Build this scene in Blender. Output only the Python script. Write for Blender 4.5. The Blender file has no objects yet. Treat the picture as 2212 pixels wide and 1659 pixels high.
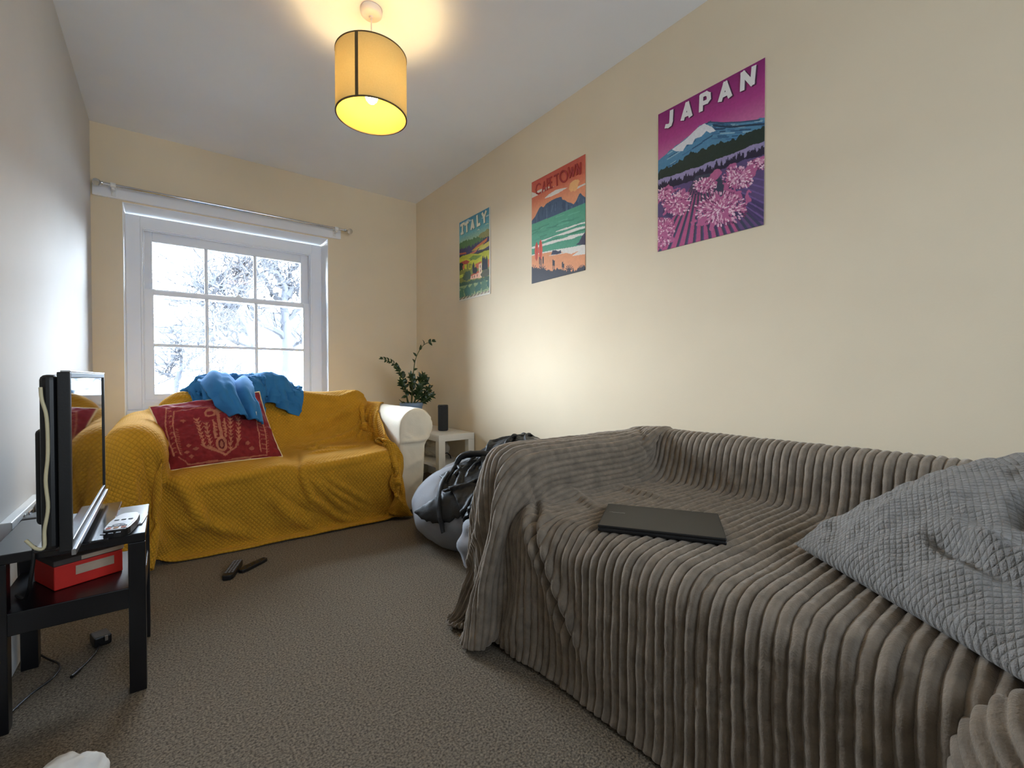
import bpy, bmesh, math, random
import numpy as np
from mathutils import Vector, Matrix
C = bpy.context.scene.collection
PI = math.pi
def lin(c):
    return tuple(((v/255)/12.92 if v/255 <= .04045 else ((v/255+.055)/1.055)**2.4) for v in c)

# ---------------------------------------------------------------- materials
def newmat(name):
    m = bpy.data.materials.new(name); m.use_nodes = True
    return m, m.node_tree.nodes, m.node_tree.links, m.node_tree.nodes['Principled BSDF']
def mat(name, rgb, rough=.6, var=0., vscale=8., bump=0., bscale=60., metal=0., sheen=0., spec=.5, coat=0., detail=4., vcol=None, bdist=.004):
    """Principled surface: an object-space noise varies the colour and another one the height."""
    m, N, L, b = newmat(name)
    c = lin(rgb)
    b.inputs['Base Color'].default_value = (*c, 1); b.inputs['Roughness'].default_value = rough
    b.inputs['Metallic'].default_value = metal; b.inputs['Specular IOR Level'].default_value = spec
    if sheen:
        b.inputs['Sheen Weight'].default_value = sheen; b.inputs['Sheen Roughness'].default_value = .4
        b.inputs['Sheen Tint'].default_value = (*[min(1, v*1.5+.25) for v in c], 1)
    if coat: b.inputs['Coat Weight'].default_value = coat; b.inputs['Coat Roughness'].default_value = .08
    tc = N.new('ShaderNodeTexCoord')
    if vcol:
        a = N.new('ShaderNodeAttribute'); a.attribute_name = vcol; L.new(a.outputs['Color'], b.inputs['Base Color'])
    elif var:
        n = N.new('ShaderNodeTexNoise'); n.inputs['Scale'].default_value = vscale; n.inputs['Detail'].default_value = detail
        L.new(tc.outputs['Object'], n.inputs['Vector'])
        r = N.new('ShaderNodeValToRGB')
        r.color_ramp.elements[0].position = .3; r.color_ramp.elements[1].position = .7
        r.color_ramp.elements[0].color = (*[v*(1-var) for v in c], 1); r.color_ramp.elements[1].color = (*[min(1, v*(1+var)) for v in c], 1)
        L.new(n.outputs['Fac'], r.inputs['Fac']); L.new(r.outputs['Color'], b.inputs['Base Color'])
    if bump:
        n2 = N.new('ShaderNodeTexNoise'); n2.inputs['Scale'].default_value = bscale; n2.inputs['Detail'].default_value = detail
        L.new(tc.outputs['Object'], n2.inputs['Vector'])
        bp = N.new('ShaderNodeBump'); bp.inputs['Strength'].default_value = bump; bp.inputs['Distance'].default_value = bdist
        L.new(n2.outputs['Fac'], bp.inputs['Height']); L.new(bp.outputs['Normal'], b.inputs['Normal'])
    return m
def emit(name, rgb, s):
    m, N, L, b = newmat(name); N.remove(b)
    e = N.new('ShaderNodeEmission'); e.inputs['Color'].default_value = (*rgb, 1); e.inputs['Strength'].default_value = s
    L.new(e.outputs[0], N['Material Output'].inputs[0]); return m
def pane_mat(name, tint=(1, 1, 1)):
    m, N, L, b = newmat(name); N.remove(b)
    t = N.new('ShaderNodeBsdfTransparent'); t.inputs[0].default_value = (*tint, 1)
    g = N.new('ShaderNodeBsdfGlossy'); g.inputs['Roughness'].default_value = .02
    f = N.new('ShaderNodeFresnel'); f.inputs['IOR'].default_value = 1.45
    x = N.new('ShaderNodeMixShader'); L.new(f.outputs[0], x.inputs[0]); L.new(t.outputs[0], x.inputs[1]); L.new(g.outputs[0], x.inputs[2])
    L.new(x.outputs[0], N['Material Output'].inputs[0]); return m

# ---------------------------------------------------------------- objects
def thing(name, label, cat, loc=(0, 0, 0), rotz=0., group=None):
    o = bpy.data.objects.new(name, None); C.objects.link(o); o.empty_display_size = .05
    o.location = loc; o.rotation_euler = (0, 0, rotz); o['label'] = label; o['category'] = cat
    if group: o['group'] = group
    return o
def tag(o, label, cat, group=None):
    o['label'] = label; o['category'] = cat
    if group: o['group'] = group
    return o
def struct(o):
    o['kind'] = 'structure'; return o
def link(name, me, m, parent=None, smooth=False, bevel=0., seg=2):
    o = bpy.data.objects.new(name, me); C.objects.link(o)
    if m is not None:
        for k in (m if isinstance(m, (list, tuple)) else [m]): me.materials.append(k)
    if smooth:
        me.polygons.foreach_set('use_smooth', np.ones(len(me.polygons), bool))
    if parent is not None: o.parent = parent
    if bevel:
        bv = o.modifiers.new('Bevel', 'BEVEL'); bv.width = bevel; bv.segments = seg; bv.limit_method = 'ANGLE'; bv.angle_limit = .6
    return o
class MB:
    """collects boxes, tubes and lathes into one mesh"""
    def __init__(s): s.v = []; s.f = []; s.mi = []
    def add(s, v, f, M=None, mi=0):
        o = len(s.v)
        for p in v: s.v.append(tuple(M @ Vector(p)) if M is not None else tuple(p))
        for q in f: s.f.append(tuple(i+o for i in q)); s.mi.append(mi)
        return s
    def box(s, x0, x1, y0, y1, z0, z1, M=None, mi=0):
        v = [(x, y, z) for z in (z0, z1) for y in (y0, y1) for x in (x0, x1)]
        return s.add(v, [(0, 2, 3, 1), (4, 5, 7, 6), (0, 1, 5, 4), (2, 6, 7, 3), (0, 4, 6, 2), (1, 3, 7, 5)], M, mi)
    def tube(s, pts, r, n=10, cap=True, mi=0):
        pts = [Vector(p) for p in pts]; rs = r if isinstance(r, (list, tuple)) else [r]*len(pts)
        vs = []; fs = []; nrm = None
        for i, p in enumerate(pts):
            d = (pts[min(i+1, len(pts)-1)] - pts[max(i-1, 0)]); d = d.normalized() if d.length > 1e-9 else Vector((0, 0, 1))
            if nrm is None: nrm = d.orthogonal().normalized()
            else:
                nrm = nrm - d*nrm.dot(d); nrm = nrm.normalized() if nrm.length > 1e-6 else d.orthogonal().normalized()
            b = d.cross(nrm)
            for k in range(n):
                a = 2*PI*k/n; vs.append(p + (nrm*math.cos(a) + b*math.sin(a))*rs[i])
        for i in range(len(pts)-1):
            for k in range(n):
                k2 = (k+1) % n; fs.append((i*n+k, i*n+k2, (i+1)*n+k2, (i+1)*n+k))
        if cap: fs.append(tuple(range(n))[::-1]); fs.append(tuple((len(pts)-1)*n+k for k in range(n)))
        return s.add(vs, fs, None, mi)
    def lathe(s, prof, n=32, M=None, close=False, mi=0):
        vs = []; fs = []; m = len(prof)
        for r, z in prof:
            for k in range(n): a = 2*PI*k/n; vs.append((r*math.cos(a), r*math.sin(a), z))
        for i in range(m if close else m-1):
            j = (i+1) % m
            for k in range(n): k2 = (k+1) % n; fs.append((i*n+k, i*n+k2, j*n+k2, j*n+k))
        if not close:
            if prof[0][0] > 1e-6: fs.append(tuple(range(n))[::-1])
            if prof[-1][0] > 1e-6: fs.append(tuple((m-1)*n+k for k in range(n)))
        return s.add(vs, fs, M, mi)
    def prism(s, poly, h, M=None, mi=0):
        n = len(poly); v = [(x, y, 0) for x, y in poly] + [(x, y, h) for x, y in poly]
        f = [tuple(range(n))[::-1], tuple(range(n, 2*n))] + [(i, (i+1) % n, n+(i+1) % n, n+i) for i in range(n)]
        return s.add(v, f, M, mi)
    def build(s, name, m, parent=None, smooth=False, bevel=0., seg=2, weld=False):
        me = bpy.data.meshes.new(name); me.from_pydata(s.v, [], s.f)
        if any(s.mi): me.polygons.foreach_set('material_index', s.mi)
        bm = bmesh.new(); bm.from_mesh(me)
        if weld: bmesh.ops.remove_doubles(bm, verts=bm.verts, dist=1e-5)
        bmesh.ops.recalc_face_normals(bm, faces=bm.faces); bm.to_mesh(me); bm.free()
        me.update()
        o = link(name, me, m, parent, smooth, bevel, seg)
        if smooth: me.set_sharp_from_angle(angle=.8)
        return o
def grid_mesh(name, P, m, parent=None, uv=None, col=None, solid=0., wrap=False, off=-1):
    """smooth quad grid from a (rows, cols, 3) array, with optional UVs and a colour attribute"""
    R, K = P.shape[:2]
    me = bpy.data.meshes.new(name)
    idx = np.arange(R*K).reshape(R, K)
    if wrap: idx = np.concatenate([idx, idx[:, :1]], 1)
    F = np.stack([idx[:-1, :-1], idx[:-1, 1:], idx[1:, 1:], idx[1:, :-1]], -1).reshape(-1, 4)
    me.vertices.add(R*K); me.vertices.foreach_set('co', P.reshape(-1).astype(np.float32))
    me.loops.add(F.size); me.loops.foreach_set('vertex_index', F.reshape(-1).astype(np.int32))
    me.polygons.add(len(F)); me.polygons.foreach_set('loop_start', np.arange(0, F.size, 4, dtype=np.int32))
    me.update(calc_edges=True)
    if uv is not None:
        l = me.uv_layers.new(name='UVMap'); l.data.foreach_set('uv', uv.reshape(-1, 2)[F.reshape(-1)].reshape(-1).astype(np.float32))
    if col is not None:
        a = me.color_attributes.new('paint', 'FLOAT_COLOR', 'POINT')
        a.data.foreach_set('color', np.concatenate([col.reshape(-1, 3), np.ones((R*K, 1))], 1).reshape(-1).astype(np.float32))
    o = link(name, me, m, parent, True)
    if solid:
        sd = o.modifiers.new('Solid', 'SOLIDIFY'); sd.thickness = solid; sd.offset = off
    return o

# ---------------------------------------------------------------- value noise in numpy
def vnoise(p, seed=0):
    """smooth lattice noise in -1..1 at points p (..., 3)"""
    p = np.asarray(p, float); i = np.floor(p).astype(np.int64); f = p-i; f = f*f*(3-2*f)
    def h(a, b, c):
        n = (a*374761393 + b*668265263 + c*2147483647 + seed*974634777) & 0xffffffff
        n = ((n ^ (n >> 13))*1274126177) & 0xffffffff; n = n ^ (n >> 16)
        return (n & 0xffff)/32767.5 - 1
    x, y, z = i[..., 0], i[..., 1], i[..., 2]; fx, fy, fz = f[..., 0], f[..., 1], f[..., 2]
    r = 0
    for a in (0, 1):
        for b in (0, 1):
            for c in (0, 1):
                r = r + h(x+a, y+b, z+c)*(fx if a else 1-fx)*(fy if b else 1-fy)*(fz if c else 1-fz)
    return r
def fbm(p, seed=0, o=3):
    p = np.asarray(p, float); r = 0; a = 1
    for k in range(o): r = r+a*vnoise(p*2**k, seed+k*17); a *= .5
    return r

# ---------------------------------------------------------------- camera
D_R, Y_B, Z_C, X_L, Y_N = 1.95, 4.084, 2.591, -.395, -1.6      # right wall, window wall, ceiling, left wall, wall behind the camera
cam = bpy.data.cameras.new('camera'); cam.sensor_width = 36; cam.lens = 970/2212*36; cam.clip_start = .02; cam.clip_end = 300
co = bpy.data.objects.new('camera', cam); C.objects.link(co); co.location = (0, 0, .89)
co.rotation_euler = (PI/2 - math.atan(14.5/970), 0, -math.radians(37.5))
bpy.context.scene.camera = co
sc = bpy.context.scene
sc.view_settings.view_transform = 'Standard'; sc.view_settings.look = 'None'; sc.view_settings.gamma = 1; sc.view_settings.use_curve_mapping = False
sc.view_settings.exposure = EXPOSURE = 0.74
cy = sc.cycles
cy.max_bounces = 8; cy.diffuse_bounces = 6; cy.glossy_bounces = 4; cy.transmission_bounces = 4; cy.transparent_max_bounces = 8
cy.caustics_reflective = False; cy.caustics_refractive = False; cy.sample_clamp_indirect = 4; cy.use_denoising = True; cy.blur_glossy = .5

# ---------------------------------------------------------------- shared materials
M = {}
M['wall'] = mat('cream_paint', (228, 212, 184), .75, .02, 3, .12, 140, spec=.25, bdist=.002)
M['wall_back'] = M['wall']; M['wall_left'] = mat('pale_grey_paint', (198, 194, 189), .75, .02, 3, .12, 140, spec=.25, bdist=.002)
M['ceiling'] = mat('ceiling_paint', (238, 239, 240), .8, .015, 3, .12, 120, spec=.2, bdist=.002)
M['carpet'] = mat('brown_carpet', (118, 107, 93), .95, .6, 170, 1., 210, spec=.1, detail=3, bdist=.006)
M['gloss_white'] = mat('white_gloss_paint', (238, 240, 244), .35, .015, 4, .05, 30)
M['plaster_white'] = mat('white_reveal_paint', (246, 247, 247), .6, .015, 4, .1, 60)
M['glass'] = pane_mat('window_glass')
M['white_lam'] = mat('white_laminate', (226, 222, 212), .3, .02, 6, .02, 40)
M['black_lam'] = mat('black_laminate', (13, 13, 17), .28, .2, 12, .02, 60, spec=.55)
M['black_plastic'] = mat('black_plastic', (14, 14, 16), .4, .2, 20, .05, 200)
M['chrome'] = mat('chrome', (210, 210, 212), .12, .03, 20, metal=1)
M['steel'] = mat('brushed_steel', (190, 192, 196), .3, .04, 60, metal=1)
M['white_plastic'] = mat('white_plastic', (230, 230, 228), .35, .02, 10, .02, 60)

# ---------------------------------------------------------------- room shell
T = .12
struct(MB().box(X_L-T, D_R+T, Y_N-T, Y_B+.3, -.12, 0).build('floor', M['carpet']))
struct(MB().box(X_L-T, D_R+T, Y_N-T, Y_B+.3, Z_C, Z_C+.12).build('ceiling', M['ceiling']))
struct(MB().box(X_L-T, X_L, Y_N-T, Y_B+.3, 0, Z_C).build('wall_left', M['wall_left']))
struct(MB().box(D_R, D_R+T, Y_N-T, Y_B+.3, 0, Z_C).build('wall_right', M['wall']))
WX0, WX1, WZ0, WZ1 = -.235, 1.118, .62, 2.094          # window opening
RY = Y_B+.20                                             # plane of the window lining
wb = MB()
wb.box(X_L, WX0, Y_B, Y_B+.3, 0, Z_C).box(WX1, D_R, Y_B, Y_B+.3, 0, Z_C)
wb.box(WX0, WX1, Y_B, Y_B+.3, 0, WZ0).box(WX0, WX1, Y_B, Y_B+.3, WZ1, Z_C)
struct(wb.build('wall_back', M['wall_back']))
QX0, QX1, QZ0, QZ1 = .15, 1.8, .7, 2.3                   # unseen second window behind the camera, added for fill daylight
struct(MB().box(X_L-T, QX0, Y_N-T, Y_N, 0, Z_C).box(QX1, D_R+T, Y_N-T, Y_N, 0, Z_C).box(QX0, QX1, Y_N-T, Y_N, 0, QZ0).box(QX0, QX1, Y_N-T, Y_N, QZ1, Z_C).build('wall_front', M['wall']))
# white painted reveal round the window
rv = MB(); e = .004
rv.box(WX0, WX0+e, Y_B-.001, RY+.08, WZ0, WZ1).box(WX1-e, WX1, Y_B-.001, RY+.08, WZ0, WZ1).box(WX0, WX1, Y_B-.001, RY+.08, WZ1-e, WZ1).box(WX0, WX1, Y_B-.001, RY+.08, WZ0, WZ0+e)
struct(rv.build('trim_2', M['plaster_white']))
# sash window
def frame(mb, x0, x1, z0, z1, w, y0, y1, wb=None, wt=None):
    wb = w if wb is None else wb; wt = w if wt is None else wt
    mb.box(x0, x0+w, y0, y1, z0, z1).box(x1-w, x1, y0, y1, z0, z1).box(x0+w, x1-w, y0, y1, z0, z0+wb).box(x0+w, x1-w, y0, y1, z1-wt, z1)
fx0, fx1, fz0, fz1 = -.231, 1.114, .64, 2.075
lb = MB(); frame(lb, fx0, fx1, fz0, fz1, .082, RY, RY+.10)
ix0, ix1, iz0, iz1 = fx0+.082, fx1-.082, fz0+.05, fz1-.082
frame(lb, ix0, ix1, iz0, iz1, .014, RY-.006, RY+.012); frame(lb, ix0+.014, ix1-.014, iz0, iz1-.014, .006, RY+.006, RY+.02)
win = struct(lb.build('window_1', M['gloss_white'], bevel=.003))
MX = (.254, .598)
def sash(x0, x1, z0, z1, gx0, gx1, gz0, gz1, y, rows):
    s = MB()
    s.box(x0, gx0, y, y+.035, z0, z1).box(gx1, x1, y, y+.035, z0, z1).box(gx0, gx1, y, y+.035, z0, gz0).box(gx0, gx1, y, y+.035, gz1, z1)
    for mx in MX:
        s.box(mx-.012, mx+.012, y+.008, y+.03, gz0, gz1).box(mx-.006, mx+.006, y+.001, y+.034, gz0, gz1)
    for z in rows:
        s.box(gx0, gx1, y+.0085, y+.0295, z-.011, z+.011).box(gx0, gx1, y+.0015, y+.0335, z-.005, z+.005)
    o = s.build('sash', M['gloss_white'], win, bevel=.003)
    MB().box(gx0-.003, gx1+.003, y+.016, y+.020, gz0-.003, gz1+.003).build('pane', M['glass'], o)
    return o
sash(ix0+.0005, ix1-.0005, 1.505, iz1-.0005, -.082, .953, 1.56, 1.913, RY+.062, [])
lo = sash(ix0+.0005, ix1-.0005, .69, 1.548, -.076, .962, .765, 1.508, RY+.020, [1.133])
MB().box(.45, .49, RY+.022, RY+.05, 1.548, 1.556).lathe([(.001, 0), (.012, 0), (.013, .008), (.006, .014)], 14, Matrix.Translation((.47, RY+.034, 1.556))).build('sash_lock', M['gloss_white'], lo)
for x, z in ((ix0+.002, 1.74), (ix1-.014, 1.73)):
    MB().box(x, x+.012, RY+.004, RY+.02, z-.05, z+.05).build('sash_stop', M['gloss_white'], win, bevel=.002)
MB().box(fx0, fx1, RY-.14, RY+.02, .626, .655).build('sill', M['gloss_white'], win, bevel=.006)
q = MB(); frame(q, QX0, QX1, QZ0, QZ1, .07, Y_N-.09, Y_N-.03)
for k in (1, 2): q.box(QX0+(QX1-QX0)*k/3-.012, QX0+(QX1-QX0)*k/3+.012, Y_N-.08, Y_N-.04, QZ0+.07, QZ1-.07)
q.box(QX0+.07, QX1-.07, Y_N-.085, Y_N-.035, 1.5, 1.54)
qw = struct(q.build('fill_window', M['gloss_white'], bevel=.003))
MB().box(QX0+.06, QX1-.06, Y_N-.062, Y_N-.058, QZ0+.06, QZ1-.06).build('pane', pane_mat('grey_dimming_pane', (.32, .32, .32)), qw)  # grey tint added to dim this window's fill light; no net curtain
# board over the window and the curtain pole in front of it
struct(MB().box(-.385, 1.222, Y_B-.022, Y_B, 2.103, 2.182).build('trim_1', M['gloss_white'], bevel=.003))
PY, PZ = Y_B-.085, 2.168
cr = thing('curtain_pole', 'slim chrome curtain pole with clear knob ends over the window', 'curtain pole', (.45, PY, PZ))
def par(o, t):                                              # keep world-space coordinates under a placed empty
    o.parent = t; o.matrix_parent_inverse = Matrix.Translation(t.location).inverted() if t.rotation_euler.z == 0 else t.matrix_basis.inverted()
    return o
par(MB().tube([(-.33, PY, PZ), (1.235, PY, PZ)], .0095, 16).build('pole', M['chrome'], smooth=True), cr)
for x in (-.275, 1.165):
    b = MB(); b.box(x-.013, x+.013, Y_B-.028, Y_B-.022, PZ-.055, PZ+.02); b.box(x-.009, x+.009, PY-.004, Y_B-.022, PZ-.03, PZ-.012)
    b.tube([(x-.014, PY, PZ-.001), (x+.014, PY, PZ-.001)], .0165, 18)
    par(b.build('bracket', M['white_plastic'], bevel=.003), cr)
m_ac, N, L, b = newmat('clear_acrylic'); b.inputs['Transmission Weight'].default_value = .85; b.inputs['Roughness'].default_value = .08; b.inputs['IOR'].default_value = 1.45; b.inputs['Base Color'].default_value = (.9, .9, .88, 1)
for x, d in ((-.33, -1), (1.235, 1)):
    Mx = Matrix.Translation((x, PY, PZ)) @ Matrix.Rotation(d*PI/2, 4, 'Y')
    f_ = par(MB().lathe([(.0, .022), (.011, .024), (.02, .034), (.0235, .046), (.02, .058), (.01, .066), (.0, .067)] if d > 0 else [(.0, .004), (.011, .006), (.02, .016), (.0235, .028), (.02, .04), (.01, .046), (.0, .047)], 20, Mx).build('finial', m_ac, smooth=True), cr)
    par(MB().lathe([(.0, -.004), (.013, -.004), (.014, .008), (.008, .014), (.0085, .02), (.0, .024)] if d > 0 else [(.0, -.004), (.013, -.004), (.014, .002), (.0, .006)], 18, Mx).build('collar', M['chrome'], smooth=True), cr)
# skirting
struct(MB().box(X_L, X_L+.022, Y_N, Y_B, 0, .125).box(X_L, X_L+.012, Y_N, Y_B, .125, .14).build('baseboard_left', M['gloss_white'], bevel=.003))
struct(MB().box(D_R-.022, D_R, Y_N, Y_B, 0, .125).box(D_R-.012, D_R, Y_N, Y_B, .125, .14).build('baseboard_right', M['gloss_white'], bevel=.003))
struct(MB().box(X_L, D_R, Y_B-.022, Y_B, 0, .125).build('baseboard_back', M['gloss_white'], bevel=.003))

# ---------------------------------------------------------------- pendant lamp
LX, LY = .763, 2.063
m_sh, N, L, b = newmat('mustard_shade_fabric')
tc = N.new('ShaderNodeTexCoord'); n = N.new('ShaderNodeTexNoise'); n.inputs['Scale'].default_value = 160; n.inputs['Detail'].default_value = 3; L.new(tc.outputs['Object'], n.inputs['Vector'])
rp = N.new('ShaderNodeValToRGB'); rp.color_ramp.elements[0].color = (*lin((176, 158, 112)), 1); rp.color_ramp.elements[1].color = (*lin((194, 176, 128)), 1); L.new(n.outputs['Fac'], rp.inputs['Fac'])
df = N.new('ShaderNodeBsdfDiffuse'); tl = N.new('ShaderNodeBsdfTranslucent'); mx = N.new('ShaderNodeMixShader'); mx.inputs[0].default_value = .17; tl.inputs[0].default_value = (*lin((255, 244, 196)), 1)
L.new(rp.outputs[0], df.inputs[0]); L.new(df.outputs[0], mx.inputs[1]); L.new(tl.outputs[0], mx.inputs[2]); L.new(mx.outputs[0], N['Material Output'].inputs[0]); N.remove(b)
m_lin = m_sh.copy(); m_lin.name = 'gold_shade_lining'
for nd in m_lin.node_tree.nodes:
    if nd.type == 'VALTORGB': nd.color_ramp.elements[0].color = (*lin((204, 158, 62)), 1); nd.color_ramp.elements[1].color = (*lin((216, 172, 72)), 1)
    if nd.type == 'BSDF_TRANSLUCENT': nd.inputs[0].default_value = (*lin((255, 250, 226)), 1)
    if nd.type == 'MIX_SHADER': nd.inputs[0].default_value = .30
lamp = thing('pendant_lamp', 'ceiling pendant lamp with a mustard drum shade and a lit bulb', 'lamp', (LX, LY, Z_C))
def lp(mb, *a, **k): return par(mb.build(*a, **k), lamp)
TL = Matrix.Translation((LX, LY, 0))
lp(MB().lathe([(.0, Z_C-.001), (.047, Z_C-.001), (.049, Z_C-.012), (.047, Z_C-.024), (.040, Z_C-.032), (.012, Z_C-.036), (.009, Z_C-.042), (.0, Z_C-.042)], 36, TL), 'ceiling_rose', M['white_plastic'], smooth=True)
lp(MB().tube([(LX, LY, Z_C-.04), (LX+.001, LY, 2.30)], .0032, 8), 'cord', M['white_plastic'], smooth=True)
R0, ZB, ZT = .158, 2.098, 2.372
shp = [(R0, ZB), (R0, ZB+.004)] + [(R0, ZB+.004+(ZT-ZB-.008)*k/8) for k in range(1, 9)] + [(R0, ZT)]
sh = lp(MB().lathe(shp + [(R0-.003, z) for r, z in shp[::-1]], 72, TL, True), 'shade', [m_sh, m_lin], smooth=True)
sh.data.polygons.foreach_set('material_index', [1 if len(shp) <= k//72 < 2*len(shp)-1 else 0 for k in range(len(sh.data.polygons))])
m_seam = mat('shade_seam', (92, 76, 46), .8, .1, 60)
sa = math.radians(-133); sm = MB()
cs = [(R0+.0012, a) for a in (sa-.045, sa, sa+.045)]
sv = [(LX+r*math.cos(a), LY+r*math.sin(a), z) for z in (ZB, ZT) for r, a in cs]
sm.add(sv, [(0, 1, 4, 3), (1, 2, 5, 4)]); so = sm.build('seam', m_seam, sh)
for nm, z in (('lower_trim', ZB), ('upper_trim', ZT)):
    tr = MB().lathe([(R0+.0016, z-.002), (R0+.0016, z+.003), (R0-.0045, z+.003), (R0-.0045, z-.002)], 72, TL, True).build(nm, m_seam, sh)
ring = MB()
for k in range(3):
    a = 2*PI*k/3+.4; ring.tube([(LX+.02*math.cos(a), LY+.02*math.sin(a), ZT-.045), (LX+R0*.7*math.cos(a), LY+R0*.7*math.sin(a), ZT-.03), (LX+(R0-.003)*math.cos(a), LY+(R0-.003)*math.sin(a), ZT-.006)], .002, 6)
ring.lathe([(.021, ZT-.048), (.021, ZT-.044), (.017, ZT-.044), (.017, ZT-.048)], 24, TL, True)
lp(ring, 'shade_ring', M['white_plastic'])
lp(MB().lathe([(.0, 2.332), (.012, 2.33), (.017, 2.318), (.019, 2.30), (.014, 2.292), (.0, 2.292)], 20, TL), 'bulb_holder', M['white_plastic'], smooth=True)
BULB = 106
lp(MB().lathe([(.0, 2.294), (.014, 2.292), (.016, 2.28), (.027, 2.252), (.0335, 2.222), (.032, 2.196), (.024, 2.174), (.012, 2.161), (.0, 2.159)], 20, TL), 'bulb', emit('bulb_glow', (1, .74, .35), BULB), smooth=True)

# ---------------------------------------------------------------- daylight
w = bpy.data.worlds.new('overcast'); bpy.context.scene.world = w; w.use_nodes = True
bg = w.node_tree.nodes['Background']
SKY = 48.0
tcw = w.node_tree.nodes.new('ShaderNodeTexCoord'); sx = w.node_tree.nodes.new('ShaderNodeSeparateXYZ'); rw = w.node_tree.nodes.new('ShaderNodeValToRGB')
w.node_tree.links.new(tcw.outputs['Generated'], sx.inputs[0]); w.node_tree.links.new(sx.outputs['Z'], rw.inputs['Fac'])
rw.color_ramp.elements[0].color = (.78, .89, 1, 1); rw.color_ramp.elements[1].color = (.62, .80, 1, 1)
w.node_tree.links.new(rw.outputs[0], bg.inputs[0]); bg.inputs[1].default_value = SKY
pl = bpy.data.lights.new('window_portal', 'AREA'); pl.shape = 'RECTANGLE'; pl.size = 1.2; pl.size_y = 1.36; pl.cycles.is_portal = True
po = bpy.data.objects.new('window_portal', pl); C.objects.link(po); po.location = (.44, RY+.14, 1.36); po.rotation_euler = (-PI/2, 0, 0)
pl2 = bpy.data.lights.new('rear_portal', 'AREA'); pl2.shape = 'RECTANGLE'; pl2.size = QX1-QX0; pl2.size_y = QZ1-QZ0; pl2.cycles.is_portal = True
po2 = bpy.data.objects.new('rear_portal', pl2); C.objects.link(po2); po2.location = ((QX0+QX1)/2, Y_N-.1, (QZ0+QZ1)/2); po2.rotation_euler = (PI/2, 0, 0)
# ---------------------------------------------------------------- cloth: position based dynamics on a sheet, pushed out of signed-distance solids
def s_box(p, c, h, r=.02, R=None):
    q = p-np.array(c)
    if R is not None: q = q @ R
    q = np.abs(q)-(np.array(h)-r)
    return np.linalg.norm(np.maximum(q, 0), axis=-1)+np.minimum(q.max(-1), 0)-r
def s_cap(p, a, b, r):
    a = np.array(a); b = np.array(b); ab = b-a; t = np.clip(((p-a) @ ab)/(ab @ ab), 0, 1)
    return np.linalg.norm(p-(a+t[..., None]*ab), axis=-1)-r
def s_ell(p, c, h):
    q = (p-np.array(c))/np.array(h); k = np.linalg.norm(q, axis=-1); return (k-1)*min(h)
def rotx(a): c, s = math.cos(a), math.sin(a); return np.array([[1, 0, 0], [0, c, -s], [0, s, c]])
def roty(a): c, s = math.cos(a), math.sin(a); return np.array([[c, 0, s], [0, 1, 0], [-s, 0, c]])
def rotz(a): c, s = math.cos(a), math.sin(a); return np.array([[c, -s, 0], [s, c, 0], [0, 0, 1]])
def smin(ds, k=.03):
    r = ds[0]
    for d in ds[1:]:
        h = np.clip(.5+.5*(d-r)/k, 0, 1); r = d*(1-h)+r*h-k*h*(1-h)
    return r
TET = np.array([[1, -1, -1], [-1, -1, 1], [-1, 1, -1], [1, 1, 1]], float)
def sdf_push(P, sdf, thick):
    d = sdf(P); m = d < thick+.01
    out = d*0
    if m.any():
        q = P[m]; e = .002
        g = sum(t*sdf(q+t*e)[:, None] for t in TET); g /= np.linalg.norm(g, axis=-1, keepdims=True)+1e-9
        push = np.maximum(thick-d[m], 0); P[m] = q+g*push[:, None]; out[m] = push
    return out
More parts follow.
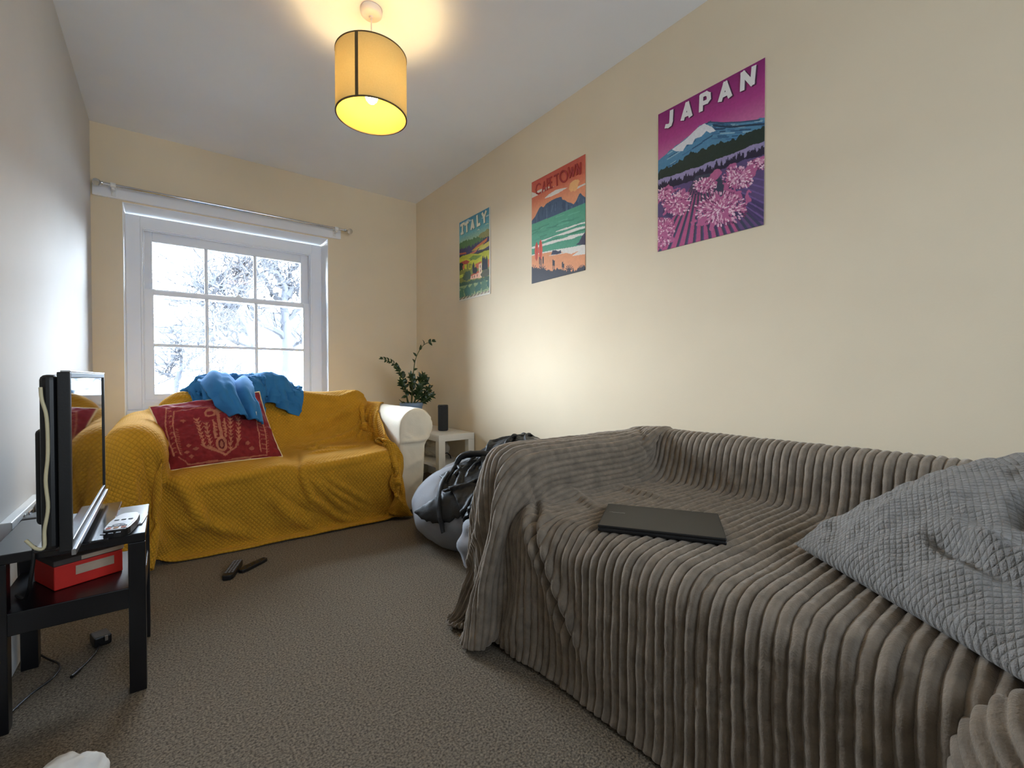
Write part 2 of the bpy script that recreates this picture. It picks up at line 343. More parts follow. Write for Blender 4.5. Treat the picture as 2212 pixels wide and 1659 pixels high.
def drape(P, du, dv, sdf, steps=200, iters=8, thick=.006, grav=9.8, mu=.5, bend=.25, dt=1/60, damp=.985, floor=True, pin=None, shear=.6, own=False):
    """P (rows, cols, 3); du rest lengths between columns, dv between rows"""
    P = P.copy(); V = np.zeros_like(P); R, K = P.shape[:2]
    du = np.broadcast_to(np.asarray(du, float), (R, K-1)); dv = np.asarray(dv, float); dv = np.full(R-1, float(dv)) if dv.ndim == 0 else dv
    dv = np.broadcast_to(dv if dv.ndim == 2 else dv[:, None], (R-1, K))
    cons = []
    def add(sa, sb, L0, w): cons.append((sa, sb, L0, w))
    for o in (0, 1):
        add((slice(None), slice(o, K-1, 2)), (slice(None), slice(o+1, K, 2)), du[:, o::2], 1.)
        add((slice(o, R-1, 2), slice(None)), (slice(o+1, R, 2), slice(None)), dv[o::2], 1.)
    dg = np.sqrt((.5*(du[1:]+du[:-1]))**2+(.5*(dv[:, 1:]+dv[:, :-1]))**2)
    if own:                                              # the diagonals rest as laid
        d1 = np.linalg.norm(P[1:, 1:]-P[:-1, :-1], axis=-1); d2_ = np.linalg.norm(P[1:, :-1]-P[:-1, 1:], axis=-1)
    else: d1 = d2_ = dg
    for o in (0, 1):
        a, b = slice(o, R-1, 2), slice(o+1, R, 2)
        add((a, slice(0, K-1)), (b, slice(1, K)), d1[o::2], shear); add((a, slice(1, K)), (b, slice(0, K-1)), d2_[o::2], shear)
    if bend:
        d2 = du[:, :-1]+du[:, 1:]; e2 = dv[:-1]+dv[1:]
        for o in range(4):
            n = d2[:, o::4].shape[1]
            if n: add((slice(None), slice(o, o+4*n-3, 4)), (slice(None), slice(o+2, o+4*n-1, 4)), d2[:, o::4], bend)
            n = len(e2[o::4])
            if n: add((slice(o, o+4*n-3, 4), slice(None)), (slice(o+2, o+4*n-1, 4), slice(None)), e2[o::4], bend)
    flat = P.reshape(-1, 3)
    for st in range(steps):
        Q = P.copy(); V[..., 2] -= grav*dt; V *= damp; P = P+V*dt
        for it in range(iters):
            for sa, sb, L0, w in cons:
                a = P[sa]; b = P[sb]; d = b-a; l = np.sqrt((d*d).sum(-1))+1e-9
                c = ((l-L0)/l*(.5*w))[..., None]*d
                P[sa] = a+c; P[sb] = b-c
            if it % 4 == 3 or it == iters-1:
                f = P.reshape(-1, 3); push = sdf_push(f, sdf, thick)
                hit = push > 0
                if floor:
                    lo = f[:, 2] < thick; f[lo, 2] = thick; hit |= lo
                if hit.any():
                    q = Q.reshape(-1, 3); f[hit] += (q[hit]-f[hit])*np.array([mu, mu, mu*.3])
                P = f.reshape(R, K, 3)
            if pin is not None: P[pin] = Q[pin]
        V = (P-Q)/dt
        vm = np.linalg.norm(V, axis=-1, keepdims=True); V *= np.minimum(1, 2./(vm+1e-9))
    return P
def cubic_up(P, n, axis):
    """Catmull-Rom upsampling by n along an axis"""
    P = np.moveaxis(P, axis, 0); K = len(P)
    t = np.arange((K-1)*n+1)/n; i = np.minimum(t.astype(int), K-2); f = (t-i).reshape(-1, *[1]*(P.ndim-1))
    p = np.concatenate([2*P[:1]-P[1:2], P, 2*P[-1:]-P[-2:-1]])
    a, b, c, d = p[i], p[i+1], p[i+2], p[i+3]
    r = .5*(2*b+(c-a)*f+(2*a-5*b+4*c-d)*f*f+(3*b-a-3*c+d)*f**3)
    return np.moveaxis(r, 0, axis)
def normals(P):
    n = np.cross(np.gradient(P, axis=1), np.gradient(P, axis=0)); return n/(np.linalg.norm(n, axis=-1, keepdims=True)+1e-12)
def smooth(P, n=1):
    for _ in range(n):
        Q = P.copy(); Q[1:-1] = .25*P[:-2]+.5*P[1:-1]+.25*P[2:]; P = Q.copy(); P[:, 1:-1] = .25*Q[:, :-2]+.5*Q[:, 1:-1]+.25*Q[:, 2:]
    return P
def poly_at(pts, d):
    """points at arc lengths d along a polyline"""
    pts = np.array(pts, float); seg = np.linalg.norm(np.diff(pts, axis=0), axis=1); s = np.concatenate([[0], np.cumsum(seg)])
    d = np.asarray(d, float); k = np.clip(np.searchsorted(s, d, 'right')-1, 0, len(seg)-1)
    return pts[k]+(pts[k+1]-pts[k])*((d-s[k])/seg[k])[:, None]
def crease(S, T_, pts, w, a):
    """height of a fold that follows a polyline in sheet coordinates, fading at both ends"""
    r = np.zeros_like(S); pts = np.array(pts, float); n = len(pts)-1
    best = np.full(S.shape, 9.); tt = np.zeros_like(S)
    for i in range(n):
        A = pts[i]; B = pts[i+1]; d = B-A; t = np.clip(((S-A[0])*d[0]+(T_-A[1])*d[1])/(d @ d), 0, 1)
        q = np.hypot(S-A[0]-t*d[0], T_-A[1]-t*d[1]); m = q < best; best[m] = q[m]; tt[m] = (i+t[m])/n
    return a*np.exp(-(best/w)**2)*np.sin(np.clip(tt, .02, .98)*PI)**.6

def columns(profs, xs, axis, nt, ends, jit, seed):
    """one profile per column, cut off at ends[j] of its length: positions and the rest lengths down each column"""
    P0 = np.zeros((nt, len(profs), 3)); dv = np.zeros((nt-1, len(profs))); rng = np.random.RandomState(seed)
    for j, (pr, x, e) in enumerate(zip(profs, xs, ends)):
        pr = np.array(pr, float); l = np.linalg.norm(np.diff(pr, axis=0), axis=1).sum()+e
        q = poly_at(pr, np.linspace(0, l, nt)); dv[:, j] = l/(nt-1)
        P0[:, j, axis] = x+rng.normal(0, jit, nt); P0[:, j, 1-axis] = q[:, 0]; P0[:, j, 2] = q[:, 1]
    return P0, dv
# ---------------------------------------------------------------- outside
m_bld = mat('pale_render_outside', (200, 204, 210), .9, .06, .8, .1, 6)
m_dk = mat('dark_opening', (17, 20, 28), .5, .2, 2)
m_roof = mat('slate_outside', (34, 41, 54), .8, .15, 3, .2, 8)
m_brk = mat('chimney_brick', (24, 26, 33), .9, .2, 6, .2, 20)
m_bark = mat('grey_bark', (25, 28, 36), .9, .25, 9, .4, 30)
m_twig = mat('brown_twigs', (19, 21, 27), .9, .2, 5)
m_grn = mat('yellow_green_leaves', (40, 43, 18), .8, .3, 9)
m_gnd = mat('wet_tarmac', (90, 90, 88), .9, .1, 2)
GZ = -3.6
struct(MB().box(-40, 60, Y_B+2, 90, GZ-.2, GZ).build('ground', m_gnd))
bl = thing('building', 'pale rendered house with flat roof seen through bare branches', 'building', (0, 24, GZ))
def bp(mb, *a, **k): return par(mb.build(*a, **k), bl)
bp(MB().box(-9, 22, 24, 34, GZ, 2.75), 'wall', m_bld)
bp(MB().box(-9.4, 22.4, 23.6, 34, 2.75, 3.0), 'parapet', m_roof)
bp(MB().box(2.55, 3.2, 28, 28.7, 3.0, 4.25).box(2.47, 3.28, 27.9, 28.8, 4.2, 4.42), 'chimney', m_brk)
for k in range(4): bp(MB().lathe([(.08, 4.42), (.06, 4.7), (.0, 4.7)], 10, Matrix.Translation((2.6+.18*k, 28.3, 0))), 'chimney_pot', m_brk)
wd = bp(MB().box(-.62, .78, 23.9, 24.05, 1.35, 2.5), 'window', m_dk)
rl = MB()
for z in (1.5, 1.85, 2.0): rl.box(-.75, .9, 23.55, 23.62, z, z+.06)
rl.box(.02, .10, 23.5, 23.9, 1.35, 2.06).box(-.72, -.66, 23.5, 23.9, 1.35, 2.06).box(.80, .86, 23.5, 23.9, 1.35, 2.06)
bp(rl, 'railing', m_bld)
bp(MB().box(2.35, 2.95, 23.9, 24.05, .85, 1.75).box(2.28, 3.02, 23.85, 23.95, 1.75, 1.82), 'window', m_dk)
bp(MB().box(-9, 3, 22.6, 24, -1.2, -.9), 'ledge', m_roof)
h2 = thing('building', 'distant terrace roofline with blue slates behind the trees', 'building', (10, 46, GZ))
par(MB().prism([(-2, 0), (26, 0), (26, 8.4), (22, 10.2), (2, 10.2), (-2, 8.4)], 6, Matrix.Translation((2, 50, GZ)) @ Matrix.Rotation(PI/2, 4, 'X')).build('wall', m_roof), h2)

def tree(label, base, limbs, r0, seed, n1, L1):
    """limbs: the trunk first, then the main branches, as points in the street outside; twigs fork off every limb"""
    rnd = random.Random(seed); t = thing('bare_tree', label, 'tree', base); tr, br = MB(), MB()
    def twig(p, d, L_, r_, lev):
        pts = [p]; q = p.copy(); dd = d.copy()
        for k in range(4): dd = (dd+Vector((rnd.gauss(0, .28), rnd.gauss(0, .28), rnd.gauss(.06, .22)))).normalized(); q = q+dd*L_/4; pts.append(q.copy())
        br.tube(pts, [r_*(1-.2*k) for k in range(5)], 4, False)
        if lev < 2:
            for k in range(3 if lev == 0 else 2):
                i = rnd.randint(1, 4); nd = (dd+Vector((rnd.uniform(-1, 1), rnd.uniform(-1, 1), rnd.uniform(-.4, .9)))).normalized(); twig(pts[i], nd, L_*rnd.uniform(.45, .75), r_*.65, lev+1)
    for li, lm in enumerate(limbs):
        pts = [Vector(p)+Vector((0, rnd.uniform(-.5, .5)*(li > 0)*(k > 0), 0)) for k, p in enumerate(lm)]; q = cubic_up(np.array(pts), 4, 0); n = len(q)
        q = q+np.array([[rnd.gauss(0, .03) for _ in range(3)] for _ in range(n)])*(1 if li else .4)
        r = r0 if li == 0 else r0*rnd.uniform(.36, .55)
        (tr if li == 0 else br).tube([tuple(v) for v in q], [r*(1-.62*k/n) for k in range(n)], 9 if li == 0 else 6)
        for k in range(n1 if li else n1//2):
            i = rnd.randint(n//4 if li else n//3, n-2); tn = Vector(q[i+1]-q[i]).normalized(); nd = (tn*.6+Vector((rnd.uniform(-1, 1), rnd.uniform(-.6, .6), rnd.uniform(-.5, 1)))).normalized()
            twig(Vector(q[i]), nd, L1*rnd.uniform(.5, 1.3), .018*rnd.uniform(.7, 1.3), 0)
    par(tr.build('trunk', m_bark, smooth=True), t); par(br.build('branches', m_twig, smooth=True), t)
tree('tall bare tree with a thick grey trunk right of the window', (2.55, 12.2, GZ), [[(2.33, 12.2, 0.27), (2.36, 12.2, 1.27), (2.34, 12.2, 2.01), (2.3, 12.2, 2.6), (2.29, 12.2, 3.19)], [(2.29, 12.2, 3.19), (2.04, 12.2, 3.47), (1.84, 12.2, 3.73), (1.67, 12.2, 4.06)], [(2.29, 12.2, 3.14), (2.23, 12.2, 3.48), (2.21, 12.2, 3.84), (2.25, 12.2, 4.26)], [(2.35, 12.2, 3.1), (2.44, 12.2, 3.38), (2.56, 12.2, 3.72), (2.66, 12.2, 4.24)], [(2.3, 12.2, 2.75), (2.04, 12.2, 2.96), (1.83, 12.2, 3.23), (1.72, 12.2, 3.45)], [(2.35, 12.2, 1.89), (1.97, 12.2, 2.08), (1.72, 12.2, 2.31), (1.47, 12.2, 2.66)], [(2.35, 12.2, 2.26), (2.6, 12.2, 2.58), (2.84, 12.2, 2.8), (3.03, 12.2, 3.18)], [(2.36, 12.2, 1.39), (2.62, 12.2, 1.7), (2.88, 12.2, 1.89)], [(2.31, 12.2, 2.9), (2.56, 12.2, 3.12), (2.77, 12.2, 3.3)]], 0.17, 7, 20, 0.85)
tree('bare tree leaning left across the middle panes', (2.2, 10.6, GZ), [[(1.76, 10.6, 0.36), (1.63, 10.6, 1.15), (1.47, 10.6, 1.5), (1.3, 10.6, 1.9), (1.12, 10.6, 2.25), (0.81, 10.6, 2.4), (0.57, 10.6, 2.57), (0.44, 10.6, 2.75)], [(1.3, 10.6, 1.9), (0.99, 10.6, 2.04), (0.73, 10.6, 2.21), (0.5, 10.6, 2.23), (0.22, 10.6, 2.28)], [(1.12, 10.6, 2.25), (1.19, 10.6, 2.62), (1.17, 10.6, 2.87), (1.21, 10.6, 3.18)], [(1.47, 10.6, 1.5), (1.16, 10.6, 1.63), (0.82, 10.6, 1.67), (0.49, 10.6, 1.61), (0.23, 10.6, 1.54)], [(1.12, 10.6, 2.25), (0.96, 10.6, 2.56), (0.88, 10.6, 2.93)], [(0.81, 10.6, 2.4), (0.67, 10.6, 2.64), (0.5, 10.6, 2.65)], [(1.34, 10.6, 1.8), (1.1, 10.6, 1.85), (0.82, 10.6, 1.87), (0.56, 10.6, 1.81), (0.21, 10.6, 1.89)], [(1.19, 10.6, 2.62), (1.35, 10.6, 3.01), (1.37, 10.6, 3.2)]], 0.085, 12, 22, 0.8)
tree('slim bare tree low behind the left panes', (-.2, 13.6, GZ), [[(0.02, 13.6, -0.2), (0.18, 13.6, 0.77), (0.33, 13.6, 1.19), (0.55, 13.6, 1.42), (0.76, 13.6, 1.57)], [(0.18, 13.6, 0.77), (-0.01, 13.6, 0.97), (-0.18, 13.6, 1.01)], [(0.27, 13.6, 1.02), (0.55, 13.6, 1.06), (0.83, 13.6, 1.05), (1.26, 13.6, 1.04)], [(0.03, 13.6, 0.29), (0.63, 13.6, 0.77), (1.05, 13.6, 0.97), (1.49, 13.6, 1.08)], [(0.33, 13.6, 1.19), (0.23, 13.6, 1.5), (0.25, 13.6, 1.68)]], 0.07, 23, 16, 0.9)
def shrub(label, x, y, w_, h_, seed, mt, n=150):
    rnd = random.Random(seed); t = thing('shrub', label, 'shrub', (x, y, GZ)); b = MB()
    for k in range(n):
        a = rnd.uniform(0, 2*PI); q = Vector((rnd.uniform(-w_, w_)*.5, rnd.uniform(-.5, .5), 0)); d = Vector((math.cos(a)*.5, math.sin(a)*.5, 1)); pts = [q.copy()]
        for s in range(5): d = d+Vector((rnd.gauss(0, .35), rnd.gauss(0, .35), rnd.gauss(0, .2))); q = q+d.normalized()*h_/5; pts.append(q.copy())
        b.tube(pts, [.02-.003*i for i in range(6)], 4, False)
    b.build('twigs', mt, t)
    lf = MB()
    for k in range(n*4):
        p = Vector((rnd.uniform(-w_, w_)*.55, rnd.uniform(-.6, .6), h_*rnd.uniform(.35, 1.05))); s = .035
        u = Vector((rnd.gauss(0, 1), rnd.gauss(0, 1), rnd.gauss(0, 1))).normalized(); v = u.orthogonal().normalized()
        lf.add([p-u*s, p+v*s*.5, p+u*s, p-v*s*.5], [(0, 1, 2, 3)])
    lf.build('leaves', m_grn, t)
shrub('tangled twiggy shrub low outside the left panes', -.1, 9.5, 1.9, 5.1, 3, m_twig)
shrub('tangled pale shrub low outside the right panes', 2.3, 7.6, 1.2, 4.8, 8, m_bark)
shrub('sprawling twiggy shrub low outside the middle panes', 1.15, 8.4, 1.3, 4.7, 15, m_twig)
STEPS_Y = STEPS_G = 70
SIGN_G = -1
LAP = ((1.128, .765, .462), (0, 0, math.radians(-57)))
# folds traced on the two throws: points (along, down) in metres of cloth, half width, height
FOLDS_Y = [ ([(0.696, 0.947), (0.933, 1.078), (1.012, 1.266), (1.307, 1.411)], 0.03, 0.018),
  ([(0.611, 1.044), (0.631, 1.213), (0.854, 1.373)], 0.035, 0.015),
  ([(0.558, 0.972), (0.532, 1.097), (0.519, 1.228)], 0.03, 0.014),
  ([(0.591, 0.996), (0.604, 1.146), (0.611, 1.242)], 0.02, -0.01),
  ([(1.491, 1.044), (1.485, 1.136), (1.531, 1.247), (1.688, 1.368), (1.793, 1.406)], 0.018, 0.012),
  ([(1.531, 0.86), (1.472, 1.088), (1.478, 1.136)], 0.02, -0.010),
  ([(1.511, 1.141), (1.636, 1.257), (1.754, 1.353)], 0.016, 0.01),
  ([(1.55, 1.155), (1.682, 1.252), (1.82, 1.339)], 0.014, 0.009),
  ([(1.61, 1.155), (1.741, 1.237), (1.879, 1.324)], 0.016, 0.008),
  ([(1.307, 1.199), (1.439, 1.324), (1.623, 1.445)], 0.03, 0.01),
  ([(1.307, 1.16), (1.485, 1.286), (1.688, 1.392)], 0.02, -0.006),
  ([(2.385, 1.049), (2.306, 1.16), (2.372, 1.358)], 0.02, 0.012),
  ([(2.129, 1.039), (2.201, 1.213), (2.24, 1.368)], 0.02, 0.012),
  ([(2.207, 0.295), (2.03, 0.566), (1.846, 0.638), (1.623, 0.691)], 0.018, 0.012),
  ([(2.391, 0.3), (2.194, 0.508), (1.945, 0.677)], 0.014, 0.012),
  ([(2.457, 0.406), (2.312, 0.479), (1.991, 0.764)], 0.012, 0.012),
  ([(2.089, 0.382), (1.807, 0.498), (1.616, 0.57)], 0.02, 0.01),
  ([(2.043, 0.44), (1.767, 0.57), (1.577, 0.628)], 0.02, -0.008),
  ([(2.496, 0.483), (2.378, 0.566), (2.089, 0.74)], 0.011, 0.012),
  ([(1.596, 0.686), (1.708, 0.875), (1.958, 0.841)], 0.012, 0.014),
  ([(1.557, 0.938), (1.662, 0.933), (1.78, 0.909)], 0.012, 0.012),
  ([(1.537, 0.701), (1.616, 0.822), (1.721, 0.749)], 0.012, 0.012),
  ([(1.084, 0.304), (1.255, 0.314), (1.524, 0.358)], 0.02, 0.008),
  ([(0.92, 0.304), (1.104, 0.334)], 0.012, 0.008),
  ([(1.642, 0.348), (1.885, 0.372), (2.175, 0.261)], 0.02, 0.008),
  ([(0.985, 1.121), (1.222, 1.112), (1.445, 1.083)], 0.02, 0.012),
  ([(1.498, 1.112), (1.793, 1.097), (2.122, 1.039)], 0.02, 0.012) ]
FOLDS_G = [ ([(0.64, 0.976), (0.849, 1.125), (1.023, 1.328), (1.105, 1.488)], 0.018, 0.022),
  ([(0.68, 0.965), (0.942, 1.163), (1.082, 1.349), (1.198, 1.504)], 0.018, 0.022),
  ([(0.675, 0.976), (0.93, 1.168), (1.053, 1.355), (1.146, 1.493)], 0.012, -0.03),
  ([(0.622, 1.029), (0.709, 1.205), (0.698, 1.44), (0.686, 1.595)], 0.02, 0.018),
  ([(0.57, 1.045), (0.512, 1.259), (0.18, 1.403)], 0.02, 0.016),
  ([(0.611, 1.051), (0.651, 1.232), (0.663, 1.451)], 0.012, -0.018),
  ([(0.587, 0.288), (0.704, 0.427), (0.797, 0.437)], 0.014, -0.018),
  ([(0.814, 0.939), (0.919, 0.965), (1.035, 1.008)], 0.016, 0.014),
  ([(0.861, 0.72), (0.971, 0.731), (1.087, 0.736)], 0.016, 0.016),
  ([(1.023, 1.221), (1.146, 1.205), (1.244, 1.184)], 0.03, -0.012) ]
# ---------------------------------------------------------------- two seat sofa by the window and its mustard throw
SF, SB = 2.72, 3.60                                         # front and back of the sofa in Y
m_slip = mat('cream_slipcover', (222, 212, 192), .85, .03, 9, .25, 90, sheen=.15, bdist=.003)
BT = .24                                                    # lean of the back
def y_solids(p):
    R = rotx(-BT)
    return smin([s_box(p, (.58, 3.06, .20), (.66, .34, .12), .03),
        s_box(p, (.272, 3.03, .325), (.288, .34, .088), .07), s_box(p, (.868, 3.03, .325), (.30, .34, .088), .07),
        s_cap(p, (-.125, SF+.01, .56), (-.125, SB-.1, .57), .102), s_box(p, (-.10, 3.13, .28), (.085, .42, .28), .04),
        s_cap(p, (1.295, SF+.01, .57), (1.295, SB-.1, .57), .115), s_box(p, (1.262, 3.13, .28), (.085, .42, .28), .04),
        s_box(p, (.59, 3.43, .46), (.63, .10, .315), .095, R)], .02)
ns, nt = 96, 76
sp = np.array([(-.30, .18), (-.245, .56), (-.17, .672), (-.08, .672), (-.01, .61), (.0, .42), (.06, .41), (1.14, .41), (1.175, .44), (1.19, .62), (1.26, .695), (1.36, .69)])
LY_ = np.linalg.norm(np.diff(sp, axis=0), axis=1).sum(); sy = poly_at(sp, np.linspace(0, LY_, ns)); ds = LY_/(ns-1)
pf = []; en = []
for x, zc in sy:
    arm = np.clip((zc-.42)/.22, 0, 1)
    fl = SF-.06-.04*arm
    if zc > .45 or x < .05 or x > 1.16:
        pf.append([(SB-.0, .50), (SB-.02, max(zc-.03, .64)), (SB-.16, max(zc, .70)), (SB-.30, max(zc, .44)), (SF-.015, zc+.01), (SF-.035, max(.04, zc-.05)), (fl-.02, .02)])
    else:
        pf.append([(SB+.06, .60), (SB+.0, .785), (SB-.10, .80), (SB-.30, .44), (SF-.015, zc+.01), (SF-.03, zc-.05), (fl, .02)])
    en.append(.03-.03*arm)
P0, dvy = columns(pf, sy[:, 0], 0, nt, en, .001, 4)
# the right edge runs down the inside of the bare arm towards the front corner of the seat
for i in range(nt):
    Y = P0[i, :, 1]; k = np.clip((SB-.14-Y)/.36, 0, 1); over = np.maximum(P0[i, :, 0]-1.165, 0)
    P0[i, :, 0] -= over*k*.95
    zt = np.where(P0[i, :, 1] > SF, .44, P0[i, :, 2])
    P0[i, :, 2] = np.where(over > 0, P0[i, :, 2]*(1-k)+np.minimum(P0[i, :, 2], zt)*k, P0[i, :, 2])
slack = 1.03
PY_ = drape(P0, ds*slack, dvy, y_solids, steps=STEPS_Y, iters=14, thick=.008, grav=5, mu=.93, pin=np.s_[:3], bend=.14, own=True, shear=.4)
# ---------------------------------------------------------------- low sofa along the right wall and its ribbed throw
GY0, GY1, GX0, GX1, GH, GS = -.44, 1.36, .905, 1.84, .635, .43
def g_solids(p):
    R = roty(.16)
    return smin([s_box(p, ((GX0+GX1)/2, .46, .23), ((GX1-GX0)/2, .90, .13), .03),
        s_box(p, (1.285, .83, .375), (.385, .345, .062), .05), s_box(p, (1.285, .13, .375), (.385, .345, .062), .05),
        s_box(p, ((GX0+GX1)/2, GY1-.085, .335), ((GX1-GX0)/2, .085, .295), .045), s_box(p, ((GX0+GX1)/2, GY0+.085, .335), ((GX1-GX0)/2, .085, .295), .045),
        s_box(p, (1.745, .46, .40), (.075, .90, .24), .045, R)], .015)
ns, nt = 112, 76
sp = np.array([(1.395, .16), (1.375, .60), (1.353, .645), (1.205, .645), (1.182, .61), (1.172, .46), (1.13, .445), (-.24, .445), (-.27, .62), (-.30, .645), (-.42, .645)])
LG_ = np.linalg.norm(np.diff(sp, axis=0), axis=1).sum(); dsg = LG_/(ns-1)
sg = poly_at(sp, np.linspace(0, LG_, ns))
pf = []; en = []
for y, zc in sg:
    o = np.clip((y-1.17)/.2, 0, 1)
    if zc < .5 and y < 1.25: pf.append([(1.87, .46), (1.83, .645), (1.79, .66), (1.70, .65), (1.635, zc+.01), (GX0-.01, zc+.01), (GX0-.03, zc-.04), (GX0-.06, .03)]); en.append(-.03)
    else: pf.append([(1.87, .46), (1.83, min(.645, zc+.1)), (1.79, min(.66, zc+.1)), (1.70, max(.65, zc) if y < 1.365 else zc), (1.6, zc+.005), (GX0-.01, zc+.005), (GX0-.03, zc-.03), (GX0-.12-.05*o, .02)]); en.append(-.02-.05*o)
P0, dvg = columns(pf, sg[:, 0], 1, nt, en, .0006, 9)
slack = 1.0+.04*np.exp(-((np.arange(ns-1)*dsg-.86)/.06)**2)
PG_ = drape(P0, dsg*slack, dvg, g_solids, steps=STEPS_G, iters=14, thick=.012, grav=5, mu=.93, pin=np.s_[:3], bend=.15, own=True, shear=.35)
# ---------------------------------------------------------------- three travel posters, painted point by point on their own paper
def homog(src):
    """maps the four corners (top left, top right, bottom right, bottom left) of a slanted sketch to the unit square"""
    A = []; B = []
    for (x, y), (u, v) in zip(src, ((0, 0), (1, 0), (1, 1), (0, 1))):
        A += [[x, y, 1, 0, 0, 0, -u*x, -u*y], [0, 0, 0, x, y, 1, -v*x, -v*y]]; B += [u, v]
    H = np.append(np.linalg.solve(np.array(A, float), np.array(B, float)), 1).reshape(3, 3)
    def f(p):
        q = np.c_[np.array(p, float).reshape(-1, 2), np.ones(len(np.array(p).reshape(-1, 2)))] @ H.T
        return q[:, :2]/q[:, 2:]
    return f
class Art:
    def __init__(s, W, H, src, asp):
        s.W, s.H = W, H; s.u, s.v = np.meshgrid(np.linspace(0, 1, W), np.linspace(0, 1, H)); s.h = homog(src); s.asp = asp
        s.c = np.zeros((H, W, 3))
    def put(s, m, rgb, a=1.):
        m = (np.clip(m, 0, 1)*a)[..., None]; s.c = s.c*(1-m)+np.array(lin(rgb) if len(rgb) == 3 and not isinstance(rgb, np.ndarray) else rgb)*m
    def inside(s, P):
        r = np.zeros(s.u.shape, bool); n = len(P)
        for i in range(n):
            (x0, y0), (x1, y1) = P[i], P[(i+1) % n]
            if y0 == y1: continue
            c = ((y0 > s.v) != (y1 > s.v)) & (s.u < (x1-x0)*(s.v-y0)/(y1-y0)+x0); r ^= c
        return r.astype(float)
    def poly(s, P, rgb, a=1.): s.put(s.inside(s.h(P)), rgb, a)
    def below(s, P, rgb, a=1., rough=0., seed=0, fr=30):
        q = s.h(P); q = q[np.argsort(q[:, 0])]; y = np.interp(s.u, q[:, 0], q[:, 1])
        if rough: y = y+rough*fbm(np.stack([s.u*fr, s.u*0+seed, s.u*0], -1), seed, 3)
        s.put((s.v > y).astype(float), rgb, a); return y
    def ell(s, c, r, rgb, a=1., rough=0., seed=0):
        q = s.h([c, (c[0]+r[0], c[1]), (c[0], c[1]+r[1])]); cu, cv = q[0]; ru = abs(q[1][0]-cu); rv = abs(q[2][1]-cv)
        d = np.hypot((s.u-cu)/ru, (s.v-cv)/rv)
        if rough: d = d+rough*fbm(np.stack([s.u*25, s.v*25*s.asp, s.u*0+seed], -1), seed, 2)
        m = (d < 1).astype(float); s.put(m, rgb, a); return m, (cu, cv, ru, rv)
    def line(s, P, w, rgb, a=1.):
        q = s.h(P); m = np.zeros(s.u.shape)
        for (x0, y0), (x1, y1) in zip(q[:-1], q[1:]):
            dx, dy = x1-x0, (y1-y0)*s.asp; t = np.clip(((s.u-x0)*dx+(s.v-y0)*s.asp*dy)/(dx*dx+dy*dy+1e-12), 0, 1)
            d = np.hypot(s.u-x0-t*dx, (s.v-y0)*s.asp-t*dy); m = np.maximum(m, (d < w))
        s.put(m, rgb, a)
    def grad(s, stops):
        k = [z for z, _ in stops]; c = np.array([lin(q) for _, q in stops]); s.c = np.stack([np.interp(s.v, k, c[:, i]) for i in range(3)], -1)
    def noise(s, amp, fr, seed=1):
        n = fbm(np.stack([s.u*fr, s.v*fr*s.asp, s.u*0], -1), seed, 2); s.c = np.clip(s.c*(1+amp*n[..., None]), 0, 1)
rnd = random.Random(12)
# mountain, blossom trees and striped field
A = Art(270, 366, ((148, 515), (944, 86), (922, 1335), (150, 1532)), 1.354)
A.grad([(0, (142, 38, 112)), (.2, (172, 62, 132)), (.42, (206, 128, 164)), (1, (206, 128, 164))])
ridge = [(140, 870), (250, 772), (350, 700), (440, 612), (490, 582), (540, 572), (640, 575), (760, 572), (880, 555), (945, 543)]
A.below(ridge, (84, 134, 166), rough=.004, seed=3)
for k in range(46):
    x = rnd.uniform(200, 930); t = (x-150)/790; y = np.interp(x, [p[0] for p in ridge], [p[1] for p in ridge])+rnd.uniform(12, 130)
    L = rnd.uniform(30, 110); A.line([(x, y), (x+L, y-L*(.05 if x > 500 else .62))], .006, rnd.choice([(44, 84, 118), (66, 108, 146), (150, 186, 200), (36, 62, 92)]), .8)
A.poly([(250, 778), (350, 704), (440, 615), (490, 584), (548, 612), (575, 640), (530, 655), (505, 640), (470, 680), (420, 700), (400, 740), (360, 742), (330, 790), (280, 792)], (226, 226, 228))
A.line([(520, 574), (640, 580), (760, 575), (900, 560)], .006, (52, 84, 112)); A.line([(560, 600), (680, 612), (800, 600), (930, 590)], .008, (40, 62, 84))
A.below([(140, 948), (230, 915), (300, 872), (400, 802), (500, 772), (600, 735), (700, 702), (800, 660), (945, 600)], (40, 52, 44), rough=.012, seed=5)
A.below([(140, 1010), (300, 955), (450, 905), (600, 847), (750, 787), (945, 712)], (150, 138, 176), rough=.004, seed=2)
A.below([(140, 1042), (300, 987), (450, 940), (600, 882), (750, 822), (945, 752)], (44, 38, 60), rough=.022, seed=7, fr=70)
A.below([(140, 1092), (400, 1012), (600, 932), (800, 852), (945, 815)], (92, 74, 118), rough=.004, seed=8)
for k in range(17):
    xb = 60+72*k; A.poly([(xb, 1640-.25*xb*.6), (xb+44, 1640-.25*(xb+44)*.6), (470+.10*(xb-470)+6, 985-.02*xb), (470+.10*(xb-470), 985-.02*xb)], (186, 88, 132) if k < 11 else (106, 78, 122), .95)
    A.line([(xb+52, 1640-.15*xb), (470+.10*(xb-462), 985-.02*xb)], .010, (60, 66, 84), .9)
A.poly([(715, 1080), (940, 1180), (940, 1320), (860, 1300), (760, 1200)], (70, 54, 100), .8)
for k in range(6): A.line([(690, 960+34*k), (940, 1010+58*k)], .006, (116, 92, 146), .8)
